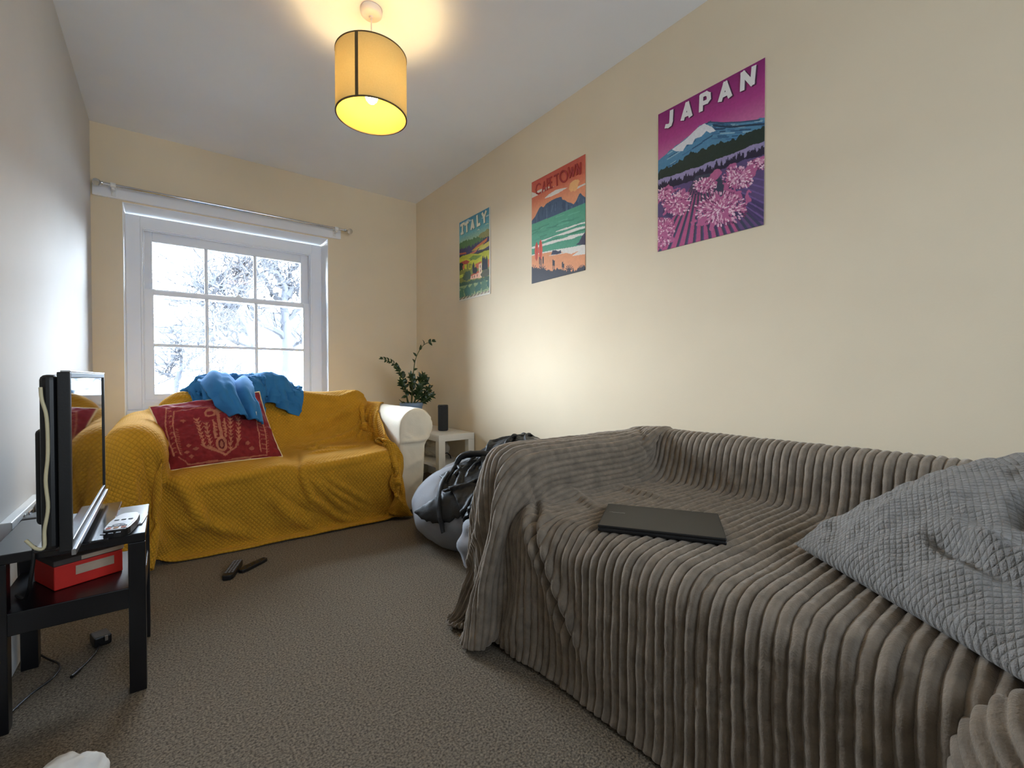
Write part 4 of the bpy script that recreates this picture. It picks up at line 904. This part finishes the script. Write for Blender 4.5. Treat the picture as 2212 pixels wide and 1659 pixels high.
for xs, y0, n_, lean in ((735, 820, 8, 13), (850, 900, 7, 12), (1165, 850, 8, 3), (1275, 820, 7, 2)):
    for k in range(n_):
        y = y0+46*k; x = xs+lean*k; w_ = 46-k*1.5
        K_.poly([(x-w_, y-16), (x, y+14), (x+w_, y-16), (x+w_*.55, y+16), (x, y+38), (x-w_*.55, y+16)], TAN, .92)
    tan([(xs, y0), (xs+lean*n_, y0+46*n_)], .004, .8)
tan([(800, 1170), (1120, 1270), (1260, 1170), (1290, 1080)], .007, .8); tan([(880, 1185), (1000, 1215), (1110, 1260)], .009, .7)
for x, y in ((560, 850), (640, 1160), (1420, 1130), (1480, 1180), (620, 1240), (730, 1210), (680, 1290)): K_.poly([(x-40, y), (x, y-24), (x+40, y), (x, y+24)], TAN, .55)
K_.noise(.12, 60, 5)
m_cush = mat('printed_cotton', (255, 255, 255), .85, vcol='paint', spec=.2, bump=.15, bscale=300, sheen=.1)
m_cream = mat('cream_piping', (222, 200, 158), .85, .05, 40)
rc = thing('cushion', 'maroon printed cushion with tan plant pattern leaning on the mustard throw', 'cushion', (.25, 2.9, .42))
cnr = ((.005, 2.80, .425), (.530, 2.90, .425), (.452, 3.17, .80), (-.078, 3.06, .732))
cover, edge = pillow('cover', cnr, .062, 240, 160, m_cush, None, .045, art=K_, back=(222, 204, 166), noise=.012, seed=6,
    cre=(([(.95, .45), (.55, .2), (.2, .1)], .09, -.022), ([(.9, .62), (.6, .5)], .07, .018), ([(.9, .25), (.6, .1), (.3, 0)], .06, .014), ([(-.9, .5), (-.3, .62), (.1, .5)], .08, .012), ([(-.8, .1), (-.3, .25)], .06, -.010), ([(-.6, -.75), (0, -.6), (.6, -.7)], .10, -.012)))
par(cover, rc)
par(MB().tube([tuple(q) for q in edge[::3]]+[tuple(edge[0])], .0042, 8).build('piping', m_cream, smooth=True), rc)
kc, _ = pillow('cushion', ((1.235, .455, .475), (.875, .0, .475), (1.36, -.42, .70), (1.655, .17, .675)), .11, 150, 130, m_knit, None, .03, noise=.012, seed=3,
    cre=(([(-.15, .95), (-.12, .4), (-.05, .05)], .05, .03), ([(-.05, .9), (.02, .4), (.08, .1)], .06, -.035), ([(.0, .1), (.12, -.15), (.3, -.4)], .07, -.04), ([(.2, .3), (.5, .0), (.9, -.1)], .25, .03), ([(-.6, .75), (-.3, .5), (-.1, .2)], .05, .018), ([(-.8, .6), (-.5, .45)], .05, -.014), ([(-.2, -.45), (.2, -.55), (.9, -.5)], .06, .02), ([(-.1, -.6), (.3, -.68), (.9, -.62)], .05, -.02)))
tag(kc, 'grey chunky knit cushion slumped against the back of the low sofa', 'cushion')

# ---------------------------------------------------------------- blue blanket bunched over the sofa back
def bl_sdf(p):
    q = np.array(cnr).mean(0)
    return smin([y_solids(p)-.012, s_box(p, tuple(q), (.26, .07, .185), .05, rotx(-.66)), s_ell(p, (.27, 3.47, .80), (.13, .09, .075)), s_ell(p, (.52, 3.45, .79), (.15, .08, .09)), s_ell(p, (.40, 3.40, .80), (.10, .08, .06))], .012)
nu_, nv_ = 80, 60
uu, vv = np.meshgrid(np.linspace(0, 1, nu_), np.linspace(0, 1, nv_))
ln = .38+.36*np.exp(-((uu-.36)/.14)**2)+.05*np.sin(uu*9)                # a tail hangs down over the cushion
PB = np.stack([.12+.58*uu+.05*np.sin(vv*5)*(1-uu), 3.66-ln*(1-vv)-.04*np.sin(uu*6), .985-.20*np.clip(3.36-(3.66-ln*(1-vv)), 0, 1)+.055*np.sin(uu*15+vv*7)+.05*np.sin(vv*9+uu*11)], -1)
PB += .022*np.stack([fbm(np.stack([uu*5, vv*5, uu*0], -1), k, 2) for k in (1, 2, 3)], -1)
PB = drape(PB, 1.0/(nu_-1), np.broadcast_to(1.22*ln[:1]/(nv_-1), (nv_-1, nu_)), bl_sdf, steps=40, iters=8, thick=.016, grav=6, mu=.9, bend=.35)
PB = cubic_up(cubic_up(smooth(PB, 1), 3, 0), 3, 1)
rg = lambda f, k: (1-np.abs(vnoise(PB*np.array(f)+k, k)))
PB += normals(PB)*(.022*rg((7, 8, 7.), 4)**2+.014*rg((13, 16, 12.), 8)**3+.002*fbm(PB*40, 4, 2))[..., None]
bb = thing('blanket', 'blue fleece blanket bunched over the back of the mustard sofa', 'blanket', (.4, 3.4, .8))
par(grid_mesh('fleece', PB, m_blue, solid=.010), bb)
pth = cubic_up(np.array([(.30, 3.43, .875), (.285, 3.24, .895), (.295, 3.07, .835), (.325, 2.975, .745), (.362, 2.93, .660)]), 14, 0); nr_ = len(pth); tl_ = np.linspace(0, 1, nr_)[:, None]; ac = np.linspace(-1, 1, 60)[None]
dv_ = np.gradient(pth, axis=0); dv_ /= np.linalg.norm(dv_, axis=1, keepdims=True); sd_ = np.array([1., .12, -.12]); nn_ = np.cross(sd_, dv_); nn_ /= np.linalg.norm(nn_, axis=1, keepdims=True); nn_ *= np.sign(nn_[:, 2:3]+1e-6-.5*nn_[:, 1:2])
wd_ = .15-.075*tl_**1.2; off = .020*np.cos(ac*5.2+1.2+tl_*1.5)+.011*np.sin(ac*10.5+tl_*4)-.030*np.abs(ac)**2.5
PT = pth[:, None]+sd_*(wd_*ac)[..., None]+nn_[:, None]*off[..., None]; PT[..., 2] -= .022*(ac*tl_); PT += .004*fbm(PT*22, 5, 3)[..., None]
par(grid_mesh('tail', PT, m_blue, solid=.012), bb)
ci = PT[-6, 46]; par(MB().box(-.008, .008, -.001, .001, -.012, .012, Matrix.Translation(tuple(ci+np.array([0, -.008, .006]))) @ Matrix.Rotation(-.5, 4, 'X')).build('care_label', mat('white_label', (226, 224, 218), .6, .03, 40)), bb)

# ---------------------------------------------------------------- bean bag and the black jacket on it
def bean(p):
    return smin([s_ell(p, (1.46, 2.14, .16), (.43, .44, .25)), s_ell(p, (1.60, 1.98, .30), (.27, .30, .24))], .06)
def blob(name, sdf, c, nu, nv, m, parent=None, wr=None, solid=0):
    th = np.linspace(.001, PI-.001, nv); ph = np.linspace(0, 2*PI, nu, endpoint=False); Ph, Th = np.meshgrid(ph, th)
    d = np.stack([np.sin(Th)*np.cos(Ph), np.sin(Th)*np.sin(Ph), np.cos(Th)], -1); r = np.full(Ph.shape, .9); c = np.array(c)
    for _ in range(60): r -= .6*sdf((c+d*r[..., None]).reshape(-1, 3)).reshape(r.shape); r = np.clip(r, .01, 2)
    P = c+d*r[..., None]
    if wr: P = P+d*wr(P)[..., None]
    P[..., 2] = np.maximum(P[..., 2], .004)
    return grid_mesh(name, P, m, parent, wrap=True)
m_bean = mat('pale_grey_canvas', (142, 144, 150), .85, .05, 14, .25, 200, sheen=.15, bdist=.003)
def bw(P):
    n_ = .012*fbm(P*7, 3, 3); a = np.arctan2(P[..., 1]-2.14, P[..., 0]-1.46)
    return n_+.010*np.sin(a*9+6*P[..., 2])*np.clip((P[..., 2]-.1)/.3, 0, 1)-.018*np.exp(-((P[..., 2]-.33-.1*np.sin(a*3))/.02)**2)*np.clip(-(P[..., 0]-1.4)*4, 0, 1)
bg_ = thing('bean_bag', 'pale grey bean bag slumped between the two sofas under a black jacket', 'bean bag', (1.46, 2.1, 0))
par(blob('body', bean, (1.48, 2.1, .16), 160, 100, m_bean, None, bw), bg_)
def lobe(p): return s_ell(p, (1.27, 1.70, .13), (.25, .15, .18))
par(blob('corner_flap', lobe, (1.27, 1.70, .12), 90, 60, m_bean, None, lambda P: .012*fbm(P*11, 7, 3)+.008*np.sin(P[..., 2]*60+P[..., 0]*30)), bg_)
m_jack = mat('black_nylon', (15, 17, 21), .55, .15, 10, .3, 90, spec=.4, bdist=.003)
def jk(p): return np.minimum(np.minimum(bean(p), lobe(p)), np.minimum(g_solids(p)-.03, D_R-p[..., 0]))
nu_, nv_ = 64, 60
uu, vv = np.meshgrid(np.linspace(0, 1, nu_), np.linspace(0, 1, nv_))
PJ = np.stack([1.07+.11*vv+(.77-.11*vv)*uu+.03*np.sin(vv*9), 1.66+.50*vv+.10*(uu-.4), .56+.12*uu+.03*np.sin(uu*16+vv*5)+.03*np.sin(vv*17+uu*3)], -1)
PJ += .018*np.stack([fbm(np.stack([uu*6, vv*6, uu*0], -1), k, 2) for k in (5, 6, 7)], -1)
PJ = drape(PJ, .92/(nu_-1), .78/(nv_-1), jk, steps=45, iters=8, thick=.014, grav=6, mu=.8, bend=.25)
PJ = cubic_up(cubic_up(PJ, 3, 0), 3, 1); PJ += normals(PJ)*(.003*fbm(PJ*28, 4, 3))[..., None]
ja = thing('jacket', 'black nylon jacket thrown over the grey bean bag', 'jacket', (1.45, 1.95, .4))
par(grid_mesh('body', PJ, m_jack, solid=.008), ja)
def flat_tube(name, pts, ws, ths, nrm, rip, parent, m):
    q = cubic_up(np.array(pts, float), 8, 0); n = len(q); t = np.linspace(0, 1, n); w_ = np.interp(t, np.linspace(0, 1, len(ws)), ws); h_ = np.interp(t, np.linspace(0, 1, len(ths)), ths)
    d = np.gradient(q, axis=0); d /= np.linalg.norm(d, axis=1, keepdims=True); s_ = np.cross(d, np.array(nrm, float)); s_ /= np.linalg.norm(s_, axis=1, keepdims=True); n_ = np.cross(s_, d)
    a = np.linspace(0, 2*PI, 40, endpoint=False); rp_ = (1+rip*np.sin(t*34)[:, None]*np.cos(a)[None]**2)
    P = q[:, None]+s_[:, None]*(w_[:, None]*np.cos(a)*(1+.06*np.sin(t*50)[:, None]))[..., None]+n_[:, None]*(h_[:, None]*np.sin(a)*rp_)[..., None]
    P += .003*fbm(P*40, 6, 2)[..., None]
    return par(grid_mesh(name, P, m, wrap=True), parent)
flat_tube('sleeve', [(1.16, 1.94, .275), (1.09, 1.98, .235), (1.035, 2.045, .216), (.998, 2.118, .200)], [.090, .080, .052, .006], [.022, .019, .014, .004], (-.85, -.2, .45), .35, ja, m_jack)
flat_tube('strap', [(1.17, 2.08, .39), (1.108, 2.045, .335), (1.062, 1.985, .243), (1.05, 1.915, .14)], [.012, .014, .014, .012], [.006, .007, .007, .006], (-.8, -.2, .5), 0, ja, m_jack)
flat_tube('collar', [(1.25, 2.14, .405), (1.285, 2.135, .45), (1.345, 2.09, .468), (1.40, 2.03, .46), (1.43, 2.0, .43)], [.012, .016, .018, .016, .01], [.016, .02, .02, .018, .01], (-.6, -.6, .5), 0, ja, m_jack)

blob('turned_fold', lambda p: s_ell(p, (.89, -.035, .35), (.125, .15, .14)), (.89, -.035, .35), 400, 220, m_g, gt, lambda P: .010*np.abs(np.cos(PI*(P[..., 1]*.75-P[..., 2]*.65)/.023))**1.15+.006*fbm(P*12, 5, 2))
# ---------------------------------------------------------------- side tables
def side_table(label, x0, x1, y0, y1, h, sh, m, lg=.05, tk=.05, sk=.022, si=.012):
    t = thing('side_table', label, 'table', ((x0+x1)/2, (y0+y1)/2, 0))
    par(MB().box(x0, x1, y0, y1, h-tk, h).build('tabletop', m, bevel=.0025), t)
    for x in (x0, x1-lg):
        for y in (y0, y1-lg): par(MB().box(x, x+lg, y, y+lg, 0, h-tk).build('leg', m, bevel=.002), t)
    par(MB().box(x0+si, x1-si, y0+si, y1-si, sh-sk, sh).build('shelf', m, bevel=.002), t)
    return t
side_table('white square legged side table with shelf in the corner by the plant', 1.622, 1.938, 3.02, 3.86, .45, .215, M['white_lam'], .054)
side_table('glossy black side table with shelf under the television', -.360, -.054, 1.642, 2.005, .45, .30, M['black_lam'], .038, .025, .058, .003)
# ---------------------------------------------------------------- plant
m_pot = mat('blue_glazed_pot', (128, 152, 182), .4, .06, 8, .05, 40, coat=.2); m_soil = mat('dark_soil', (40, 32, 24), .95, .3, 60, .6, 90)
m_stem = mat('green_stem', (70, 82, 40), .6, .15, 30); m_leaf = mat('dark_green_leaf', (36, 58, 26), .35, .3, 26, .1, 60, coat=.15)
ptx, pty = 1.695, 3.655
pt = thing('potted_plant', 'leafy dark green plant in a pale blue pot in the corner', 'plant', (ptx, pty, .45))
TP = Matrix.Translation((ptx, pty, 0))
par(MB().lathe([(.0, .451), (.070, .451), (.074, .456), (.094, .64), (.101, .642), (.102, .668), (.095, .669), (.092, .642), (.0, .640)], 40, TP).build('pot', m_pot, smooth=True), pt)
par(MB().lathe([(.0, .655), (.05, .652), (.091, .645), (.091, .63), (.0, .63)], 24, TP).build('soil', m_soil, smooth=True), pt)
stems = [([(1.69, 3.65, .65), (1.70, 3.65, .80), (1.714, 3.65, .95), (1.735, 3.64, 1.07), (1.80, 3.63, 1.175), (1.895, 3.62, 1.215)], 7, .045, 1),
 ([(1.655, 3.64, .65), (1.625, 3.63, .80), (1.59, 3.62, .90), (1.54, 3.61, .97), (1.48, 3.60, 1.02), (1.40, 3.59, 1.045)], 11, .036, 0),
 ([(1.66, 3.65, .65), (1.645, 3.66, .78), (1.62, 3.66, .88), (1.60, 3.67, .93), (1.575, 3.68, .98)], 8, .045, 0),
 ([(1.66, 3.63, .65), (1.62, 3.60, .74), (1.58, 3.59, .81), (1.56, 3.58, .845)], 7, .05, 0), ([(1.68, 3.62, .65), (1.67, 3.58, .78), (1.655, 3.56, .86), (1.64, 3.55, .90)], 7, .055, 0),
 ([(1.70, 3.63, .65), (1.72, 3.59, .76), (1.74, 3.57, .85), (1.75, 3.56, .895)], 9, .055, 0), ([(1.71, 3.65, .65), (1.75, 3.63, .75), (1.79, 3.62, .82), (1.81, 3.61, .86)], 8, .055, 0),
 ([(1.72, 3.66, .65), (1.78, 3.66, .70), (1.83, 3.65, .75), (1.855, 3.64, .79)], 7, .05, 0), ([(1.70, 3.66, .65), (1.71, 3.68, .80), (1.73, 3.69, .88)], 7, .05, 0), ([(1.72, 3.62, .65), (1.79, 3.58, .69), (1.84, 3.56, .73)], 6, .048, 0),
 ([(1.645, 3.64, .65), (1.60, 3.63, .675), (1.565, 3.62, .70)], 1, .03, 0), ([(1.69, 3.6, .65), (1.70, 3.55, .74), (1.71, 3.53, .80)], 7, .055, 0)]
sb, lf = MB(), MB(); rl_ = random.Random(5)
def leaf(p, d, nrm, L, W):
    d = d.normalized(); s = d.cross(nrm).normalized(); n_ = s.cross(d); vs = []; fs = []
    for i in range(7):
        t = i/6; w_ = W*math.sin(PI*min(1, t*.98+.02)**.8)**.85 if 0 < i < 6 else W*.03; c = p+d*(L*t)+n_*(L*.10*math.sin(PI*t)-.12*L*t*t)
        vs += [c-s*w_+n_*w_*.28, c, c+s*w_+n_*w_*.28]
    for i in range(6): fs += [(3*i, 3*i+1, 3*i+4, 3*i+3), (3*i+1, 3*i+2, 3*i+5, 3*i+4)]
    lf.add(vs, fs)
for pts, n_, L, sparse in stems:
    q = cubic_up(np.array(pts), 6, 0); sb.tube([tuple(v) for v in q], [.0058-.004*i/len(q) for i in range(len(q))], 7)
    for k in range(n_):
        f = (.42 if sparse else .30)+(1-(.42 if sparse else .30))*k/max(1, n_-1); i = min(len(q)-2, int(f*(len(q)-1))); p = Vector(q[i]); tn = Vector(q[i+1]-q[i]).normalized()
        for sd in ((-1, 1) if not sparse or k > n_-3 else ((-1) if k % 5 else 1,)):
            side = tn.cross(Vector((0, -1, .25))).normalized()*sd
            d = tn*rl_.uniform(.55, .95)+side*rl_.uniform(.5, 1.)+Vector((rl_.gauss(0, .15), rl_.gauss(-.15, .25), rl_.gauss(.05, .15)))
            if k == n_-1: d = tn*1.3+side*.35
            leaf(p, d, Vector((rl_.gauss(0, .4), -1, .6)).normalized(), L*rl_.uniform(.85, 1.2), L*rl_.uniform(.22, .30))
par(sb.build('stems', m_stem, smooth=True), pt); par(lf.build('foliage', m_leaf, smooth=True), pt)
# ---------------------------------------------------------------- speaker
m_spk = mat('charcoal_mesh', (38, 39, 42), .8, .12, 240, .5, 700); SX, SY = 1.803, 3.285
sk = thing('speaker', 'charcoal cylindrical speaker with a small rim loop on the white table', 'speaker', (SX, SY, .45))
TS = Matrix.Translation((SX, SY, .45))
par(MB().lathe([(.0, .001), (.036, .001), (.0405, .006), (.0415, .012), (.0415, .196), (.0, .196)], 40, TS).build('body', m_spk, smooth=True), sk)
par(MB().lathe([(.0, .1965), (.0405, .1965), (.042, .2), (.0415, .208), (.038, .213), (.0, .214)], 40, TS).build('cap', M['black_plastic'], smooth=True), sk)
par(MB().tube([(SX-.036, SY-.012, .655), (SX-.050, SY-.018, .657), (SX-.054, SY-.014, .648), (SX-.046, SY-.010, .640), (SX-.038, SY-.010, .636)], .0032, 8).build('loop', M['black_plastic'], smooth=True), sk)
# clear bag on the white table's shelf
m_bag, N, L, b = newmat('clear_polythene'); b.inputs['Base Color'].default_value = (.78, .72, .62, 1); b.inputs['Roughness'].default_value = .25; b.inputs['Alpha'].default_value = .55
tcb = N.new('ShaderNodeTexCoord'); nb_ = N.new('ShaderNodeTexNoise'); nb_.inputs['Scale'].default_value = 30; L.new(tcb.outputs['Object'], nb_.inputs['Vector']); bb_ = N.new('ShaderNodeBump'); bb_.inputs['Strength'].default_value = .6; L.new(nb_.outputs[0], bb_.inputs['Height']); L.new(bb_.outputs[0], b.inputs['Normal'])
pb = thing('plastic_bag', 'crumpled clear plastic bag on the shelf of the white table', 'bag', (1.80, 3.42, .217))
par(blob('sheet', lambda p: s_ell(p, (1.80, 3.44, .295), (.088, .20, .080)), (1.80, 3.44, .29), 90, 60, m_bag, None, lambda P: .022*fbm(P*17, 3, 3)), pb)
par(MB().tube([(1.745, 3.25, .222), (1.76, 3.22, .27), (1.80, 3.21, .275), (1.83, 3.22, .25), (1.85, 3.24, .222)], .005, 8).build('contents', M['black_plastic'], smooth=True), pb)
# ---------------------------------------------------------------- television
tv = thing('television', 'flat television on the black side table facing the room', 'television', (-.2, 1.77, .45))
def tp(o): return par(o, tv)
TX, TY0, TY1, TZ0, TZ1 = -.176, 1.425, 2.125, .492, .902
m_scr, N, L, b = newmat('screen_glass'); b.inputs['Base Color'].default_value = (.006, .006, .008, 1); b.inputs['Roughness'].default_value = .035; b.inputs['IOR'].default_value = 1.75
tcs = N.new('ShaderNodeTexCoord'); ns_ = N.new('ShaderNodeTexNoise'); ns_.inputs['Scale'].default_value = 4; L.new(tcs.outputs['Object'], ns_.inputs['Vector']); rs_ = N.new('ShaderNodeMapRange'); rs_.inputs[3].default_value = .02; rs_.inputs[4].default_value = .05; L.new(ns_.outputs[0], rs_.inputs[0]); L.new(rs_.outputs[0], b.inputs['Roughness'])
bz = MB(); w_ = .016
bz.box(TX-.022, TX, TY0, TY0+w_, TZ0, TZ1).box(TX-.022, TX, TY1-w_, TY1, TZ0, TZ1).box(TX-.022, TX, TY0+w_, TY1-w_, TZ1-.014, TZ1).box(TX-.022, TX, TY0+w_, TY1-w_, TZ0, TZ0+.022)
tp(bz.build('bezel', M['black_plastic'], bevel=.002))
tp(MB().box(TX-.012, TX-.0035, TY0+w_, TY1-w_, TZ0+.022, TZ1-.014).build('screen', m_scr))
tp(MB().box(TX-.002, TX+.006, TY0, TY1, TZ0-.010, TZ0+.004).build('lower_trim', M['steel'], bevel=.001))
tp(MB().box(TX-.016, TX+.001, TY0, TY1, TZ1, TZ1+.0035).build('upper_trim', M['steel'], bevel=.001))
bk = MB(); bk.box(TX-.052, TX-.022, TY0+.005, TY1-.005, TZ0+.005, TZ1-.006); tp(bk.build('back_shell', M['black_plastic'], bevel=.012, seg=3))
tp(MB().box(TX-.085, TX-.050, TY0+.16, TY1-.16, TZ0+.03, TZ1-.14).build('rear_housing', M['black_plastic'], bevel=.012, seg=3))
tp(MB().box(TX-.07, TX-.02, 1.72, 1.84, .458, TZ0+.06).build('stand_neck', M['black_plastic'], bevel=.004))
tp(MB().box(-.268, -.128, 1.60, 2.055, .4505, .460).build('stand_base', mat('gloss_black_base', (26, 27, 32), .14, .1, 10, coat=.6), bevel=.003))
m_cc = mat('cream_cable', (206, 196, 160), .5, .06, 30)
cc = tag(MB().tube([tuple(v) for v in cubic_up(np.array([(TX-.047, TY0-.002, .868), (TX-.045, TY0-.003, .84), (TX-.038, TY0-.003, .80), (TX-.037, TY0-.003, .72), (TX-.041, TY0-.003, .66), (TX-.038, TY0-.003, .60), (TX-.044, TY0-.003, .55), (TX-.045, TY0-.004, .512), (TX-.058, TY0-.002, .512), (TX-.075, TY0+.01, .53)]), 5, 0)], .0034, 8).build('cable', m_cc, smooth=True), 'cream cable running down the near edge of the television', 'cable')
# things on the black table
def remote(label, c, rz, L_, W_, H_, face, bw=None, rows=7, cols=3, shape=None, tilt=0, by=.42):
    t = thing('remote_control', label, 'remote', c, rz)
    body = MB(); n_ = 20; pr = []
    for k in range(n_):
        a = 2*PI*k/n_; ca, sa_ = math.cos(a), math.sin(a); x = W_/2*np.sign(ca)*abs(ca)**.5; y = L_/2*np.sign(sa_)*abs(sa_)**.35
        if shape: x *= 1+shape*math.cos(PI*(y/L_))-shape*.5-.12*(y/L_)
        pr.append((x, y))
    Rt = Matrix.Rotation(tilt, 4, 'X')
    body.prism(pr, H_, Rt); o = body.build('body', M['black_plastic'], t, bevel=.003)
    if face is not None: MB().prism([(x*.9, y*.95) for x, y in pr], .0012, Rt @ Matrix.Translation((0, 0, H_-.0002))).build('faceplate', face, t)
    bt = 0
    for r in range(rows):
        for q in range(cols):
            x = (q-(cols-1)/2)*W_*.27; y = L_*by-L_*.72*r/max(1, rows-1)
            MB().box(x-W_*.09, x+W_*.09, y-L_*.022, y+L_*.022, H_, H_+.0028, Rt).build('button', bw, t, bevel=.001)
    return t
m_sil = mat('silver_plastic', (176, 178, 186), .35, .04, 20); m_gbut = mat('grey_button', (120, 120, 124), .6, .05, 20); m_dbut = mat('dark_button', (44, 44, 52), .6, .05, 20)
r1 = remote('black remote with silver face lying on the black side table', (-.106, 1.715, .452), math.radians(-8), .19, .058, .022, m_sil, m_dbut, 3, 3, .22, 0, .05)
MB().lathe([(.0, .0225), (.010, .0245), (.014, .024), (.015, .0225)], 20, Matrix.Translation((0, -.045, 0))).build('dial', m_dbut, r1, smooth=True)
for x, c_ in ((-.016, (196, 120, 110)), (0, (206, 160, 120)), (.016, (196, 130, 120))): MB().box(x-.005, x+.005, -.078, -.070, .022, .0255).build('button', mat('coral_button', c_, .6, .03, 10), r1, bevel=.001)
ph_ = thing('smart_card', 'thin silver edged card under the remote on the black table', 'card', (-.088, 1.79, .451), math.radians(-6))
MB().box(-.03, .03, -.055, .055, 0, .004).build('plate', m_sil, ph_, bevel=.001); MB().box(-.026, .026, -.05, .05, .004, .0048).build('glass', M['black_lam'], ph_)
# red box on the shelf
m_red = mat('red_card', (206, 34, 22), .6, .08, 14, .06, 60); m_lab = mat('pale_label', (188, 166, 146), .7, .06, 40); m_lid = mat('dark_lid', (70, 60, 56), .7, .15, 20)
rb = thing('box', 'red cardboard box with a pale label on the black table shelf', 'box', (-.212, 1.835, .3005), math.radians(25))
MB().box(-.077, .077, -.07, .07, 0, .066).build('body', m_red, rb, bevel=.003); MB().box(-.0785, .0785, -.0715, .0715, .066, .082).build('lid', m_lid, rb, bevel=.003)
MB().box(-.032, .055, -.0712, -.0695, .030, .055).build('label', m_lab, rb); MB().box(-.02, .0785, -.073, -.0715, .069, .080).build('lid_label', m_lab, rb)
# ---------------------------------------------------------------- sockets, plugs and cables on the left wall
so_ = thing('wall_socket', 'white double socket box low on the wall behind the black table', 'socket', (X_L+.014, 2.14, .43))
par(MB().box(X_L, X_L+.028, 1.94, 2.36, .375, .462).build('plate', M['white_plastic'], bevel=.003), so_)
for y in (2.085, 2.30): par(MB().box(X_L+.028, X_L+.032, y-.006, y+.006, .437, .452).build('switch', M['white_plastic'], bevel=.001), so_)
m_gplug = mat('grey_plug', (120, 116, 118), .5, .05, 20)
pg = thing('plug', 'grey round plug at the far end of the wall socket', 'plug', (X_L+.03, 2.14, .43))
par(MB().lathe([(.0, .0), (.022, .0), (.026, .006), (.026, .03), (.020, .042), (.0, .044)], 24, Matrix.Translation((X_L+.0285, 2.23, .43)) @ Matrix.Rotation(PI/2, 4, 'Y')).build('body', m_gplug, smooth=True), pg)
p2_ = thing('power_adapter', 'black power adapter with a silver tip at the wall socket', 'adapter', (X_L+.05, 2.0, .42))
par(MB().box(X_L+.034, X_L+.085, 2.10, 2.16, .385, .44).build('body', M['black_plastic'], bevel=.006), p2_)
par(MB().box(X_L+.0285, X_L+.036, 2.105, 2.155, .425, .452).build('collar', M['chrome'], bevel=.003), p2_)
p3_ = thing('power_adapter', 'bulky brown black adapter on the near end of the wall socket', 'adapter', (X_L+.05, 1.9, .42))
par(MB().box(X_L+.0285, X_L+.075, 2.012, 2.072, .375, .452).build('body', mat('brown_black_plastic', (58, 50, 46), .6, .1, 30), bevel=.012, seg=3), p3_)
def cable(label, pts, r=.0032, m=None, cat='cable'):
    return tag(MB().tube([tuple(v) for v in cubic_up(np.array(pts, float), 6, 0)], r, 7).build('cable', m or M['black_plastic'], smooth=True), label, cat)
cable('black cable looping from the socket up behind the television', [(X_L+.086, 2.13, .42), (X_L+.11, 2.13, .47), (X_L+.10, 2.06, .51), (X_L+.12, 2.1, .49), (X_L+.13, 2.05, .47), (X_L+.14, 1.95, .50), (-.255, 1.80, .60), (-.262, 1.75, .66)])
cable('thin black cable hanging from the table edge to the skirting', [(-.372, 2.05, .44), (-.372, 2.03, .30), (-.366, 2.03, .15), (-.362, 2.04, .08), (-.34, 2.02, .035), (-.31, 2.0, .008), (-.27, 1.93, .006), (-.275, 1.86, .006), (-.31, 1.80, .006), (-.34, 1.72, .006)], .0028)
cable('black lead dropping behind the table front to the red box', [(-.275, 1.66, .4535), (-.272, 1.632, .453), (-.272, 1.6275, .43), (-.278, 1.629, .38), (-.285, 1.65, .345), (-.30, 1.69, .315), (-.325, 1.75, .307)], .004)
ch = thing('charger', 'small black charger lying on the carpet under the black table', 'charger', (-.18, 2.0, 0))
par(MB().box(-.022, .022, -.03, .03, 0, .032, Matrix.Translation((-.185, 2.02, .002)) @ Matrix.Rotation(.3, 4, 'Z')).build('body', M['black_plastic'], bevel=.004), ch)
par(MB().box(-.004, .004, -.002, .002, .01, .026, Matrix.Translation((-.168, 1.985, .01)) @ Matrix.Rotation(.3, 4, 'Z')).build('pin', M['steel']), ch)
par(MB().tube([tuple(v) for v in cubic_up(np.array([(-.185, 1.985, .012), (-.19, 1.95, .006), (-.205, 1.90, .006), (-.222, 1.855, .006), (-.232, 1.83, .007)]), 5, 0)], [.0025]*14+[.005]*7, 8).build('lead', M['black_plastic'], smooth=True), ch)
# ---------------------------------------------------------------- on the carpet
remote('chunky black remote with grey buttons on the carpet by the throw hem', (.229, 2.392, .001), math.radians(-20), .185, .048, .022, None, m_gbut, 9, 3)
remote('slim plain black remote lying crosswise on the carpet', (.312, 2.402, .001), math.radians(-52), .150, .036, .016, None, m_dbut, 5, 1)
cb = thing('crumpled_bag', 'crumpled white bag at the bottom edge near the black table', 'bag', (-.19, 1.268, 0))
par(blob('paper', lambda p: s_ell(p, (-.190, 1.268, .042), (.085, .06, .066)), (-.190, 1.268, .042), 80, 50, mat('white_paper', (226, 226, 224), .6, .03, 20, .2, 60), None, lambda P: .012*fbm(P*22, 3, 3)), cb)
# ---------------------------------------------------------------- laptop
lt = thing('laptop', 'closed black laptop on the ribbed throw', 'laptop', LAP[0]); lt.rotation_euler = LAP[1]
m_lid2 = mat('black_lid', (15, 15, 16), .42, .1, 30, .02, 300); m_edge = mat('graphite_edge', (60, 60, 62), .4, .05, 30, metal=.6)
MB().box(-.163, .163, -.1125, .1125, 0, .0105).build('base', M['black_plastic'], lt, bevel=.003)
li = MB().box(-.163, .163, -.1125, .1125, .0115, .0185).build('lid', m_lid2, lt, bevel=.0025)
MB().box(-.161, .161, -.111, .111, .0105, .0115).build('gap', m_edge, lt)
lg_ = MB(); xx = -.146
for k, wd in enumerate((3, 5, 5, 5, 5, 2, 5, 5, 4)):
    ww = wd*.00085; y0 = .018 if k else .0175; xx2 = xx+ww
    lg_.box(xx, xx+.0007, y0, y0+.0046+(.002 if k in (0, 5) else 0), .0185, .0188)
    if wd > 3: lg_.box(xx2-.0007, xx2, y0, y0+.0046, .0185, .0188).box(xx, xx2, y0+(.0039 if k % 2 else 0), y0+.0046-(.0039 if not k % 2 else 0), .0185, .0188)
    xx = xx2+.0014
lg_.build('logo', mat('pale_logo', (170, 170, 172), .4, .03, 20), li)
